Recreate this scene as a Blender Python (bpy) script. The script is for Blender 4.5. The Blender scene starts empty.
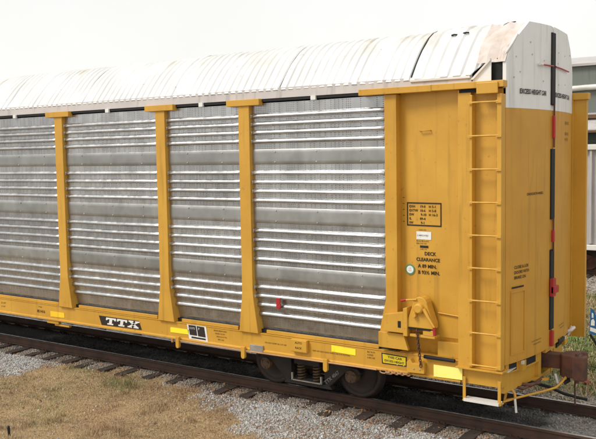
import bpy, math, random
import numpy as np
from mathutils import Vector, Matrix, noise
R = math.radians
scene = bpy.context.scene
C = scene.collection

# ------------------------------------------------------------------ camera
cam_d = bpy.data.cameras.new('camera'); cam = bpy.data.objects.new('camera', cam_d); C.objects.link(cam)
cam_d.sensor_width = 36; cam_d.sensor_fit = 'HORIZONTAL'; cam_d.lens = 49.65
cam_d.clip_start = 0.1; cam_d.clip_end = 3000
right = Vector((0.82471, 0.56532, -0.01653)); down = Vector((0.03063, -0.07383, -0.9968)); fwd = Vector((-0.56473, 0.82156, -0.07821))
m = Matrix((( right.x, -down.x, -fwd.x, 4.1374), (right.y, -down.y, -fwd.y, -12.554), (right.z, -down.z, -fwd.z, 4.0915), (0, 0, 0, 1)))
cam.matrix_world = m
scene.camera = cam
scene.render.resolution_x = 1024; scene.render.resolution_y = 754

# ------------------------------------------------------------------ sky, sun, exposure
SUN = Vector((-0.55, -0.75, 1.05)).normalized()
w = bpy.data.worlds.new('World'); scene.world = w; w.use_nodes = True
wn = w.node_tree.nodes; wl = w.node_tree.links; wn.clear()
sky = wn.new('ShaderNodeTexSky'); sky.sky_type = 'NISHITA'; sky.sun_disc = False
sky.sun_elevation = math.asin(SUN.z); sky.sun_rotation = math.atan2(SUN.x, SUN.y)
sky.air_density = 1.0; sky.dust_density = 4.0
mx = wn.new('ShaderNodeMix'); mx.data_type = 'RGBA'; mx.inputs[0].default_value = 0.92
tcw = wn.new('ShaderNodeTexCoord'); cn = wn.new('ShaderNodeTexNoise'); cn.inputs['Scale'].default_value = 2.6; cn.inputs['Detail'].default_value = 4
wl.new(tcw.outputs['Generated'], cn.inputs['Vector']); cr = wn.new('ShaderNodeMix'); cr.data_type = 'RGBA'
crm = wn.new('ShaderNodeMapRange'); crm.inputs[1].default_value = 0.3; crm.inputs[2].default_value = 0.7; wl.new(cn.outputs[0], crm.inputs[0]); wl.new(crm.outputs[0], cr.inputs[0])
cr.inputs[6].default_value = (7.45, 7.42, 7.1, 1); cr.inputs[7].default_value = (8.1, 8.1, 7.85, 1)     # a bright, nearly even cover of cloud all round
wl.new(sky.outputs[0], mx.inputs[6]); wl.new(cr.outputs[2], mx.inputs[7])
bg = wn.new('ShaderNodeBackground'); bg.inputs[1].default_value = 0.1
wo = wn.new('ShaderNodeOutputWorld'); wl.new(mx.outputs[2], bg.inputs[0]); wl.new(bg.outputs[0], wo.inputs[0])
sd = bpy.data.lights.new('sun', 'SUN'); sd.energy = 1.75; sd.angle = R(18); sd.color = (1, 0.96, 0.88)
so = bpy.data.objects.new('sun', sd); C.objects.link(so); so.location = (-10, -20, 30)
so.rotation_euler = (-SUN).to_track_quat('-Z', 'Y').to_euler()
scene.view_settings.view_transform = 'Standard'; scene.view_settings.look = 'None'
scene.view_settings.exposure = 0.42; scene.view_settings.gamma = 1

# ------------------------------------------------------------------ materials
def nodes_of(name):
    mt = bpy.data.materials.new(name); mt.use_nodes = True
    nt = mt.node_tree; b = nt.nodes['Principled BSDF']
    return mt, nt.nodes, nt.links, b
def coord(n): return n.new('ShaderNodeTexCoord').outputs['Object']
def noise_fac(n, l, scale, detail=4, lo=0.35, hi=0.65, stretch=None, src=None):
    t = n.new('ShaderNodeTexNoise'); t.inputs['Scale'].default_value = scale; t.inputs['Detail'].default_value = detail
    c = src if src is not None else coord(n)
    if stretch:
        mp = n.new('ShaderNodeMapping'); mp.inputs['Scale'].default_value = stretch; l.new(c, mp.inputs[0]); c = mp.outputs[0]
    l.new(c, t.inputs['Vector'])
    r = n.new('ShaderNodeMapRange'); r.inputs[1].default_value = lo; r.inputs[2].default_value = hi; l.new(t.outputs[0], r.inputs[0])
    return r.outputs[0]
def mixc(n, l, fac, a, b):
    x = n.new('ShaderNodeMix'); x.data_type = 'RGBA'
    if hasattr(fac, 'links'): l.new(fac, x.inputs[0])
    else: x.inputs[0].default_value = fac
    for k, v in ((6, a), (7, b)):
        if hasattr(v, 'links'): l.new(v, x.inputs[k])
        else: x.inputs[k].default_value = (*v, 1)
    return x.outputs[2]
def math_n(n, l, op, a, b=None):
    x = n.new('ShaderNodeMath'); x.operation = op
    for k, v in ((0, a), (1, b)):
        if v is None: continue
        if hasattr(v, 'links'): l.new(v, x.inputs[k])
        else: x.inputs[k].default_value = v
    return x.outputs[0]
def bump(n, l, b, h, strength=0.3, dist=0.01):
    x = n.new('ShaderNodeBump'); x.inputs['Strength'].default_value = strength; x.inputs['Distance'].default_value = dist
    l.new(h, x.inputs['Height']); l.new(x.outputs[0], b.inputs['Normal'])
def paint(name, base, dark, rough=0.45, scale=1.6, streak=True, wear=None):
    mt, n, l, b = nodes_of(name)
    c = mixc(n, l, noise_fac(n, l, scale, 6, 0.38, 0.68), base, dark)
    if streak:   # thin dirt runs
        s = noise_fac(n, l, 1.0, 3, 0.56, 0.78, (9, 9, 0.7)); s = math_n(n, l, 'MULTIPLY', s, 0.55)
        c = mixc(n, l, s, c, tuple(v * 0.55 for v in dark))
    if wear:
        s = noise_fac(n, l, 14, 5, 0.66, 0.72); s = math_n(n, l, 'MULTIPLY', s, 0.7); c = mixc(n, l, s, c, wear)
    l.new(c, b.inputs['Base Color']); b.inputs['Roughness'].default_value = rough
    bump(n, l, b, noise_fac(n, l, 6, 4, 0.2, 0.8), 0.12, 0.01)
    return mt
M = {}
M['yellow'] = paint('yellow_paint', (0.62, 0.336, 0.042), (0.54, 0.28, 0.03), 0.42, wear=(0.42, 0.2, 0.04))
M['door'] = paint('door_yellow', (0.58, 0.29, 0.032), (0.52, 0.252, 0.026), 0.5)
M['white'] = paint('white_paint', (0.78, 0.775, 0.765), (0.71, 0.705, 0.695), 0.5)
M['cap'] = paint('weathered_sheet', (0.66, 0.59, 0.55), (0.58, 0.48, 0.41), 0.65, 5)
M['fascia'] = paint('grey_fascia', (0.55, 0.50, 0.48), (0.48, 0.44, 0.42), 0.5)
M['red'] = paint('red_paint', (0.45, 0.022, 0.025), (0.3, 0.016, 0.018), 0.4, streak=False)
M['black'] = paint('black_rubber_and_shade', (0.006, 0.006, 0.007), (0.010, 0.009, 0.010), 0.75, streak=False)  # rubber and iron, also the painted shade in gaps and slots
M['ink'] = paint('stencil_ink', (0.016, 0.010, 0.008), (0.03, 0.018, 0.011), 0.75, 30, streak=False)
M['whiteink'] = paint('stencil_white', (0.8, 0.8, 0.77), (0.7, 0.69, 0.66), 0.6, 20)
M['green'] = paint('green_ring', (0.06, 0.28, 0.17), (0.05, 0.22, 0.14), 0.5, streak=False)
M['signyellow'] = paint('sign_yellow', (0.75, 0.58, 0.02), (0.66, 0.5, 0.02), 0.45)
M['reflect'] = paint('reflective_yellow', (0.98, 0.86, 0.05), (0.94, 0.78, 0.03), 0.35)
M['reflectpale'] = paint('reflective_pale', (1.0, 0.94, 0.28), (0.97, 0.88, 0.18), 0.35)
M['reflectdull'] = paint('reflective_orange', (0.95, 0.62, 0.03), (0.9, 0.55, 0.02), 0.35)
M['rust'] = paint('rusty_iron', (0.14, 0.054, 0.031), (0.06, 0.028, 0.02), 0.7, 7, streak=False)
M['truck'] = paint('grimy_cast_steel', (0.03, 0.023, 0.019), (0.015, 0.013, 0.012), 0.75, 5, streak=False)
M['wheel'] = paint('wheel_steel', (0.038, 0.023, 0.017), (0.022, 0.016, 0.013), 0.65, 6, streak=False)
M['hubtan'] = paint('bearing_cap', (0.13, 0.08, 0.042), (0.06, 0.04, 0.025), 0.7, 20, streak=False)
M['hubtan2'] = paint('faded_stencil', (0.3, 0.29, 0.27), (0.16, 0.15, 0.14), 0.7, 40, streak=False)
M['railrust'] = paint('rail_rust', (0.078, 0.04, 0.026), (0.045, 0.025, 0.018), 0.75, 4, streak=False)
M['tie'] = paint('creosoted_wood', (0.062, 0.04, 0.03), (0.03, 0.021, 0.017), 0.85, 5, streak=False)
M['pipe'] = paint('dusty_pipe', (0.5, 0.27, 0.12), (0.36, 0.19, 0.09), 0.5, 3, streak=False)
M['tread'] = paint('galvanised_tread', (0.75, 0.72, 0.68), (0.6, 0.57, 0.53), 0.4, streak=False)
M['blue'] = paint('blue_sign', (0.03, 0.13, 0.3), (0.025, 0.1, 0.24), 0.5, streak=False)
M['bldg'] = paint('grey_green_wall', (0.17, 0.19, 0.165), (0.15, 0.165, 0.145), 0.6, 0.5)
M['hopper'] = paint('pale_grey_hopper', (0.5, 0.47, 0.46), (0.42, 0.39, 0.38), 0.55, 1.2)
M['brownbeam'] = paint('brown_beam', (0.16, 0.08, 0.035), (0.12, 0.06, 0.03), 0.6)
M['greengrey'] = paint('dark_green_louver', (0.07, 0.1, 0.085), (0.055, 0.08, 0.07), 0.6)

def steel(name, base, rough, metallic=0.9, holes=False):
    mt, n, l, b = nodes_of(name)
    c = mixc(n, l, noise_fac(n, l, 3, 6, 0.35, 0.7), base, tuple(v * 0.8 for v in base))
    s = noise_fac(n, l, 1.0, 4, 0.5, 0.8, (6, 6, 0.5)); s = math_n(n, l, 'MULTIPLY', s, 0.35)
    c = mixc(n, l, s, c, (0.28, 0.268, 0.262))
    oi = n.new('ShaderNodeObjectInfo'); hv = n.new('ShaderNodeHueSaturation')
    vr = n.new('ShaderNodeMapRange'); vr.inputs[3].default_value = 0.86; vr.inputs[4].default_value = 1.1; l.new(oi.outputs['Random'], vr.inputs[0]); l.new(vr.outputs[0], hv.inputs['Value']); l.new(c, hv.inputs['Color']); c = hv.outputs[0]
    blot = noise_fac(n, l, 2.2, 7, 0.55, 0.7); c = mixc(n, l, math_n(n, l, 'MULTIPLY', blot, 0.3), c, tuple(v * 0.5 for v in base))
    metv = None
    if holes:
        sp = n.new('ShaderNodeSeparateXYZ'); l.new(coord(n), sp.inputs[0])
        def cell(src, pitch):
            q = math_n(n, l, 'DIVIDE', src, pitch); fl = math_n(n, l, 'FLOOR', q); fr = math_n(n, l, 'FRACT', q)
            return fl, math_n(n, l, 'ABSOLUTE', math_n(n, l, 'SUBTRACT', fr, 0.5))
        fx, dx = cell(sp.outputs[0], 0.036); fz, dz = cell(sp.outputs[2], 0.032)
        d2 = math_n(n, l, 'ADD', math_n(n, l, 'MULTIPLY', dx, dx), math_n(n, l, 'MULTIPLY', dz, dz))
        dot = math_n(n, l, 'LESS_THAN', d2, 0.07)
        wn_ = n.new('ShaderNodeTexWhiteNoise'); wn_.noise_dimensions = '1D'; l.new(fx, wn_.inputs['W'])
        colm = math_n(n, l, 'GREATER_THAN', wn_.outputs[0], 0.52)
        ge = n.new('ShaderNodeNewGeometry'); gs = n.new('ShaderNodeSeparateXYZ'); l.new(ge.outputs['True Normal'], gs.inputs[0])
        colm = math_n(n, l, 'MULTIPLY', colm, math_n(n, l, 'LESS_THAN', math_n(n, l, 'ABSOLUTE', gs.outputs[2]), 0.16))     # only the flats are punched
        hole = math_n(n, l, 'MULTIPLY', math_n(n, l, 'MULTIPLY', dot, colm), 0.6)
        c = mixc(n, l, hole, c, (0.05, 0.045, 0.045))
        metv = math_n(n, l, 'MULTIPLY', math_n(n, l, 'SUBTRACT', 1.0, hole), metallic)
        l.new(metv, b.inputs['Metallic'])
    else: b.inputs['Metallic'].default_value = metallic
    l.new(c, b.inputs['Base Color'])
    rr = n.new('ShaderNodeMapRange'); rr.inputs[3].default_value = rough - 0.06; rr.inputs[4].default_value = rough + 0.1
    l.new(noise_fac(n, l, 9, 4), rr.inputs[0]); l.new(rr.outputs[0], b.inputs['Roughness'])
    bump(n, l, b, noise_fac(n, l, 5, 3, 0.2, 0.8), 0.008, 0.01)
    return mt
M['screen'] = steel('perforated_galvanised_steel', (0.53, 0.53, 0.535), 0.27, 0.94, True)
M['band'] = steel('galvanised_band', (0.41, 0.412, 0.40), 0.37, 0.85)
M['shine'] = steel('polished_rail_head', (0.5, 0.48, 0.47), 0.3, 0.9)
M['galv'] = steel('bare_galvanised', (0.6, 0.58, 0.55), 0.35, 0.8)

def roof_mat():
    mt, n, l, b = nodes_of('roof_sheet_white')
    c = mixc(n, l, noise_fac(n, l, 1.2, 6, 0.4, 0.7), (0.76, 0.76, 0.75), (0.62, 0.615, 0.60))
    s = noise_fac(n, l, 1.4, 8, 0.53, 0.68, (1.6, 0.8, 0.8)); s = math_n(n, l, 'MULTIPLY', s, 0.75)
    sp = n.new('ShaderNodeSeparateXYZ'); l.new(coord(n), sp.inputs[0])
    hi = n.new('ShaderNodeMapRange'); hi.inputs[1].default_value = 5.6; hi.inputs[2].default_value = 5.9; l.new(sp.outputs[2], hi.inputs[0])
    s = math_n(n, l, 'MULTIPLY', s, hi.outputs[0])
    c = mixc(n, l, s, c, (0.46, 0.38, 0.28))
    s2 = noise_fac(n, l, 7, 6, 0.67, 0.73); c = mixc(n, l, math_n(n, l, 'MULTIPLY', s2, 0.4), c, (0.3, 0.26, 0.22))
    l.new(c, b.inputs['Base Color']); b.inputs['Roughness'].default_value = 0.42; b.inputs['Metallic'].default_value = 0.1
    return mt
M['roof'] = roof_mat()

def attr_mat(name, rough=0.85, var=0.0):
    mt, n, l, b = nodes_of(name)
    a = n.new('ShaderNodeAttribute'); a.attribute_name = 'tint'
    l.new(a.outputs['Color'], b.inputs['Base Color']); b.inputs['Roughness'].default_value = rough
    return mt
M['tint'] = attr_mat('natural_tints')

def ground_mat():
    mt, n, l, b = nodes_of('soil_gravel_grass')
    a = n.new('ShaderNodeAttribute'); a.attribute_name = 'cover'
    sep = n.new('ShaderNodeSeparateColor'); l.new(a.outputs['Color'], sep.inputs[0])
    vor = n.new('ShaderNodeTexVoronoi'); vor.inputs['Scale'].default_value = 26; l.new(coord(n), vor.inputs['Vector'])
    vs = n.new('ShaderNodeSeparateColor'); l.new(vor.outputs['Color'], vs.inputs[0])
    gv = mixc(n, l, vs.outputs[0], (0.2, 0.185, 0.165), (0.48, 0.45, 0.41))
    gv = mixc(n, l, math_n(n, l, 'MULTIPLY', noise_fac(n, l, 3, 5, 0.45, 0.65), 0.5), gv, (0.2, 0.16, 0.12))
    st = mixc(n, l, noise_fac(n, l, 4, 8, 0.35, 0.65), (0.38, 0.26, 0.135), (0.28, 0.175, 0.095))
    st = mixc(n, l, noise_fac(n, l, 40, 4, 0.4, 0.7), st, (0.36, 0.27, 0.145))
    gr = mixc(n, l, noise_fac(n, l, 12, 6, 0.35, 0.65), (0.11, 0.14, 0.035), (0.17, 0.17, 0.06))
    c = mixc(n, l, sep.outputs[1], st, gr)
    c = mixc(n, l, sep.outputs[0], c, gv)
    c = mixc(n, l, sep.outputs[2], c, (0.022, 0.02, 0.019))      # oily ballast between the rails, deepened with painted shade under the car
    l.new(c, b.inputs['Base Color']); b.inputs['Roughness'].default_value = 0.95
    hh = math_n(n, l, 'SUBTRACT', 1.0, vor.outputs['Distance']); bump(n, l, b, hh, 0.7, 0.03)
    return mt
M['ground'] = ground_mat()

# ------------------------------------------------------------------ mesh helpers
class MB:
    def __init__(s): s.v = []; s.f = []; s.sm = []
    def add(s, vs, fs, smooth=False):
        o = len(s.v); s.v += [tuple(q) for q in vs]; s.f += [tuple(i + o for i in f) for f in fs]; s.sm += [smooth] * len(fs); return s
    def box(s, x0, x1, y0, y1, z0, z1):
        v = [(x0,y0,z0),(x1,y0,z0),(x1,y1,z0),(x0,y1,z0),(x0,y0,z1),(x1,y0,z1),(x1,y1,z1),(x0,y1,z1)]
        return s.add(v, [(3,2,1,0),(4,5,6,7),(0,1,5,4),(1,2,6,5),(2,3,7,6),(3,0,4,7)])
    def prism(s, poly, axis, a0, a1):      # poly: pairs in the two other axes, extruded along axis
        n = len(poly)
        def P(q, a):
            return {'x': (a, q[0], q[1]), 'y': (q[0], a, q[1]), 'z': (q[0], q[1], a)}[axis]
        ar = sum(poly[i][0] * poly[(i+1) % n][1] - poly[(i+1) % n][0] * poly[i][1] for i in range(n))
        if (ar < 0) != (axis == 'y'): poly = poly[::-1]
        v = [P(q, a0) for q in poly] + [P(q, a1) for q in poly]
        f = [tuple(range(n))[::-1], tuple(range(n, 2*n))] + [(i, (i+1) % n, (i+1) % n + n, i + n) for i in range(n)]
        return s.add(v, f)
    def tube(s, pts, r, k=8, closed=False):
        pts = [Vector(q) for q in pts]; n = len(pts); rings = []
        for i, q in enumerate(pts):
            if closed: d = pts[(i+1) % n] - pts[i-1]
            else: d = pts[min(i+1, n-1)] - pts[max(i-1, 0)]
            d.normalize(); u = d.cross(Vector((0,0,1)) if abs(d.z) < 0.9 else Vector((1,0,0))).normalized(); w_ = d.cross(u)
            rr = r[i] if isinstance(r, (list, tuple)) else r
            rings.append([q + u * math.cos(2*math.pi*j/k) * rr + w_ * math.sin(2*math.pi*j/k) * rr for j in range(k)])
        v = [q for ring in rings for q in ring]; f = []
        for i in range(n if closed else n-1):
            a = i * k; b = ((i+1) % n) * k
            f += [(a+j, b+j, b+(j+1) % k, a+(j+1) % k) for j in range(k)]
        s.add(v, f, True)
        if not closed: s.add(rings[0], [tuple(range(k))]); s.add(rings[-1], [tuple(range(k))[::-1]])
        return s
    def lathe_y(s, prof, cx, cz, k=32):     # prof: (radius, y) revolved about an axis parallel to y
        v = [(cx + r*math.cos(2*math.pi*j/k), y, cz + r*math.sin(2*math.pi*j/k)) for r, y in prof for j in range(k)]
        f = [(i*k+j, i*k+(j+1) % k, (i+1)*k+(j+1) % k, (i+1)*k+j) for i in range(len(prof)-1) for j in range(k)]
        return s.add(v, f, False)
    def link_ring(s, c, d, side, L=0.05, W=0.03, r=0.008):
        c = Vector(c); d = Vector(d).normalized(); side = Vector(side).normalized(); pts = []
        for j in range(12):
            a = 2*math.pi*j/12; pts.append(c + d * math.cos(a) * L + side * math.sin(a) * W)
        return s.tube(pts, r, 6, True)
    def mesh(s, name):
        me = bpy.data.meshes.new(name); me.from_pydata(s.v, [], s.f); me.update()
        me.polygons.foreach_set('use_smooth', s.sm); return me
def obj(name, data, mat, parent=None, bev=0.0, loc=None):
    if isinstance(data, MB): data = data.mesh(name)
    if mat is not None and not data.materials: data.materials.append(M[mat])
    o = bpy.data.objects.new(name, data); C.objects.link(o)
    if parent is not None:
        o.parent = parent
        if parent.type == 'EMPTY': o.location = -parent.location
    if loc is not None: o.location = Vector(o.location) + Vector(loc)
    if bev:
        b = o.modifiers.new('edges', 'BEVEL'); b.width = bev; b.segments = 2; b.limit_method = 'ANGLE'; b.angle_limit = R(35)
    return o
def thing(name, label, cat, loc=(0,0,0), group=None):
    o = bpy.data.objects.new(name, None); C.objects.link(o); o.location = loc; o.empty_display_size = 0.2
    o['label'] = label; o['category'] = cat
    if group: o['group'] = group
    return o
def tag(o, label, cat, group=None):
    o['label'] = label; o['category'] = cat
    if group: o['group'] = group
    return o
def text_mesh(s, size, bold=0.0, align='LEFT', sx=1.0, shear=0.0):
    cu = bpy.data.curves.new('t', 'FONT'); cu.body = s; cu.size = size; cu.offset = bold; cu.align_x = align; cu.align_y = 'BOTTOM_BASELINE'
    cu.resolution_u = 2; cu.shear = shear
    o = bpy.data.objects.new('t', cu); C.objects.link(o)
    dg = bpy.context.evaluated_depsgraph_get(); me = o.evaluated_get(dg).to_mesh()
    v = [(q.co.x * sx, q.co.y) for q in me.vertices]; f = [tuple(pg.vertices) for pg in me.polygons]
    o.evaluated_get(dg).to_mesh_clear(); bpy.data.objects.remove(o); bpy.data.curves.remove(cu)
    return v, f
def side_text(mb, s, size, x, z, Y, bold=0.0, align='LEFT', sx=1.0, slope=0.0):
    v, f = text_mesh(s, size, bold, align, sx); return mb.add([(x + a, Y, z + b + a * slope) for a, b in v], f)
rnd = random.Random(7)

# ------------------------------------------------------------------ ground
def sstep(a, b, x):
    t = np.clip((x - a) / (b - a), 0, 1); return t * t * (3 - 2 * t)
def vnoise(X, Y, seed=0):
    def h(i, j):
        q = np.sin(i * 127.1 + j * 311.7 + seed * 74.7) * 43758.5453; return q - np.floor(q)
    i = np.floor(X); j = np.floor(Y); fx = X - i; fy = Y - j; fx = fx*fx*(3-2*fx); fy = fy*fy*(3-2*fy)
    return (h(i,j)*(1-fx)+h(i+1,j)*fx)*(1-fy) + (h(i,j+1)*(1-fx)+h(i+1,j+1)*fx)*fy
def fbm(X, Y, seed=0):
    return (vnoise(X, Y, seed) + 0.5*vnoise(2.1*X, 2.1*Y, seed+1) + 0.25*vnoise(4.3*X, 4.3*Y, seed+2)) / 1.75
EX = [-40, -14, -10.4, -9.9, -9.3, -7.5, -6.6, -5.4, -3.3, 0, 40]
EY = [-4.6, -4.0, -2.85, -1.8, -1.2, -1.15, -1.4, -1.85, -2.6, -3.4, -4.0]
def gravel(X, Y):
    n = (fbm(X*1.3, Y*1.3, 3) - 0.5); n2 = fbm(X*5, Y*5, 9) - 0.5
    near = sstep(-0.22, 0.22, Y - np.interp(X, EX, EY) + n * 0.9 + n2 * 0.5)
    far = np.maximum(0.85 * (1 - sstep(1.4, 3.6, Y + n * 3.0)), sstep(13.2, 14.0, Y + n) * (1 - sstep(19.5, 20.5, Y + n)))
    near = np.maximum(near, sstep(7.6, 9.0, -Y + n * 1.5))  # gravel out of view, added for neutral reflections in the steel screens
    return np.where(Y < 0, near, far)
def greenness(X, Y):
    g = sstep(0.55, 0.72, fbm(X*1.1, Y*1.1, 21)) * 0.55
    spot = np.maximum(np.exp(-((X+8.8)**2/0.25 + (Y+1.45)**2/0.04)), np.exp(-((X+7.5)**2/0.3 + (Y+1.75)**2/0.05)))
    near = np.clip(g * 0.35 + spot * (0.1 + 0.8*fbm(X*6, Y*6, 4)), 0, 1)
    return np.where(Y < 0, near, np.clip(0.35 + g + (fbm(X*2, Y*2, 8) - 0.4), 0, 1))
def height(X, Y):
    a = np.abs(Y)
    z = -0.205 - 0.2 * sstep(1.3, 3.4, a) * np.where(Y < 0, 1, 1)
    z = z - 0.014 * sstep(0.75, 0.85, a) * (1 - sstep(1.5, 1.8, a)) + 0.042 * sstep(0.82, 0.92, a) * (1 - sstep(1.4, 1.6, a)) * np.clip(1.6 * fbm(X*1.9, Y*2.3, 17) - 0.45, 0, 1)
    z = z + (fbm(X*2.2, Y*2.2, 5) - 0.5) * 0.07 * sstep(0.9, 1.6, a) + (fbm(X*9, Y*9, 6) - 0.5) * 0.02
    z = z + 0.042 * (1 - sstep(0.6, 0.7, a)) * (0.75 + 0.6 * (fbm(X*3, Y*3, 14) - 0.4))
    b = np.abs(Y - 17.0); z = np.where(b < 4, np.maximum(z, -0.205 - 0.2 * sstep(1.4, 2.6, b)), z)
    return z
def oil_and_shade(X, Y):
    return (1 - sstep(0.55, 0.85, np.abs(Y))) * np.clip(0.5 + 1.1 * fbm(X*1.6, Y*2.5, 12), 0, 1) * 0.97 * (1 - 0.75 * sstep(-0.6, 0.7, X) * sstep(0.35, 0.6, fbm(X*2.5, Y*2.5, 15)))  # oil stain plus painted shade under the car, thinning past its end
xs = np.unique(np.concatenate([np.linspace(-900, -40, 12), np.linspace(-40, -16, 25), np.arange(-16, 4.01, 0.08), np.linspace(4, 30, 27), np.linspace(30, 900, 12)]))
ys = np.unique(np.concatenate([np.linspace(-900, -30, 12), np.linspace(-30, -7, 24), np.arange(-7, 5.01, 0.08), np.arange(5, 24, 0.3), np.linspace(24, 60, 12), np.linspace(60, 900, 10)]))
GX, GY = np.meshgrid(xs, ys); GZ = height(GX, GY)
nx, ny = len(xs), len(ys)
idx = np.arange(nx*ny).reshape(ny, nx)
fc = np.stack([idx[:-1,:-1], idx[:-1,1:], idx[1:,1:], idx[1:,:-1]], -1).reshape(-1, 4)
me = bpy.data.meshes.new('ground'); me.from_pydata(np.stack([GX, GY, GZ], -1).reshape(-1, 3).tolist(), [], fc.tolist()); me.update()
me.polygons.foreach_set('use_smooth', [True]*len(me.polygons))
ca = me.color_attributes.new('cover', 'FLOAT_COLOR', 'POINT')
cv = np.stack([gravel(GX, GY), greenness(GX, GY), oil_and_shade(GX, GY), np.ones_like(GX)], -1).astype(np.float32).reshape(-1)
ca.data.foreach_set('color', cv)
g = obj('ground', me, 'ground'); g['kind'] = 'structure'

def np_mesh(name, V, F, tint, parent=None):
    me = bpy.data.meshes.new(name); nv, nf = len(V), len(F)
    me.vertices.add(nv); me.vertices.foreach_set('co', V.astype(np.float32).reshape(-1))
    k = F.shape[1]; me.loops.add(nf*k); me.loops.foreach_set('vertex_index', F.astype(np.int32).reshape(-1))
    me.polygons.add(nf); me.polygons.foreach_set('loop_start', np.arange(0, nf*k, k, dtype=np.int32)); me.polygons.foreach_set('loop_total', np.full(nf, k, dtype=np.int32))
    me.update(calc_edges=True)
    a = me.color_attributes.new('tint', 'FLOAT_COLOR', 'POINT')
    a.data.foreach_set('color', np.concatenate([tint, np.ones((nv,1))], 1).astype(np.float32).reshape(-1))
    o = obj(name, me, 'tint', parent); return o
rs = np.random.default_rng(11)
ICO = None
def stones(name, X, Y, size, cols):
    t = (1 + 5**0.5) / 2
    B = np.array([(-1,t,0),(1,t,0),(-1,-t,0),(1,-t,0),(0,-1,t),(0,1,t),(0,-1,-t),(0,1,-t),(t,0,-1),(t,0,1),(-t,0,-1),(-t,0,1)]) / 1.9
    Fb = np.array([(0,11,5),(0,5,1),(0,1,7),(0,7,10),(0,10,11),(1,5,9),(5,11,4),(11,10,2),(10,7,6),(7,1,8),(3,9,4),(3,4,2),(3,2,6),(3,6,8),(3,8,9),(4,9,5),(2,4,11),(6,2,10),(8,6,7),(9,8,1)])
    n = len(X); q = rs.normal(size=(n,4)); q /= np.linalg.norm(q, axis=1)[:,None]
    a,b,c,d = q.T
    Rm = np.stack([1-2*(c*c+d*d),2*(b*c-a*d),2*(b*d+a*c),2*(b*c+a*d),1-2*(b*b+d*d),2*(c*d-a*b),2*(b*d-a*c),2*(c*d+a*b),1-2*(b*b+c*c)],-1).reshape(n,3,3)
    sc = size[:,None] * rs.uniform(0.55, 1.15, (n,3))
    P = B[None] * (1 + rs.normal(0, 0.13, (n,12,1))) * sc[:,None,:]
    P = np.einsum('nij,nkj->nki', Rm, P)
    Z = height(X, Y) + size * 0.25
    P += np.stack([X, Y, Z], -1)[:,None,:]
    F = (Fb[None] + (np.arange(n)*12)[:,None,None]).reshape(-1,3)
    return np_mesh(name, P.reshape(-1,3), F, np.repeat(cols, 12, 0))
def scatter(n, x0, x1, y0, y1, keep):
    X = rs.uniform(x0, x1, n); Y = rs.uniform(y0, y1, n); k = rs.uniform(0, 1, n) < keep(X, Y); return X[k], Y[k]
# ballast stones: near shoulder, between the rails, far shoulder
S_ = []
for (n, x0, x1, y0, y1) in ((72000, -14, 3, -4.2, -0.8), (9000, -12, 3, -0.62, 0.62), (16000, -4, 3.5, 0.8, 5.5), (7000, -9, 0, 13.5, 20)):
    S_.append(scatter(n, x0, x1, y0, y1, lambda a, b: np.clip(gravel(a, b), 0.012, 1) * (np.where(np.abs(b) < 0.7, 0.6, 1))))
SX = np.concatenate([q[0] for q in S_]); SY = np.concatenate([q[1] for q in S_])
size = rs.uniform(0.010, 0.023, len(SX)) * np.where(SY > 10, 1.8, 1)
v = np.clip(rs.normal(0.40, 0.09, len(SX)), 0.15, 0.62)[:,None]
col = v * np.array([[1.0, 0.96, 0.92]]) * rs.uniform(0.94, 1.06, (len(SX),3))
brown = (fbm(SX*1.5, SY*1.5, 31) > 0.56)[:,None] & (rs.uniform(0,1,len(SX)) < 0.4)[:,None]
col = np.where(brown, col * np.array([[0.7, 0.52, 0.4]]), col)
col = np.where((SY > 0.8)[:,None], col * np.array([[0.78, 0.66, 0.52]]), col)
o_ = oil_and_shade(SX, SY)[:,None]; col = col * (1 - 0.92 * o_)
tie_stain = ((np.abs(SY) < 1.35) & (np.abs(SY) > 0.6))[:,None]; col = np.where(tie_stain, col * np.array([[0.66, 0.57, 0.5]]) * (0.7 + 0.6*fbm(SX*2, SY*2, 61))[:,None], col)
st = stones('ballast_stones', SX, SY, size, col); tag(st, 'loose grey crushed ballast stones along the rails', 'gravel'); st['kind'] = 'stuff'
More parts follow.
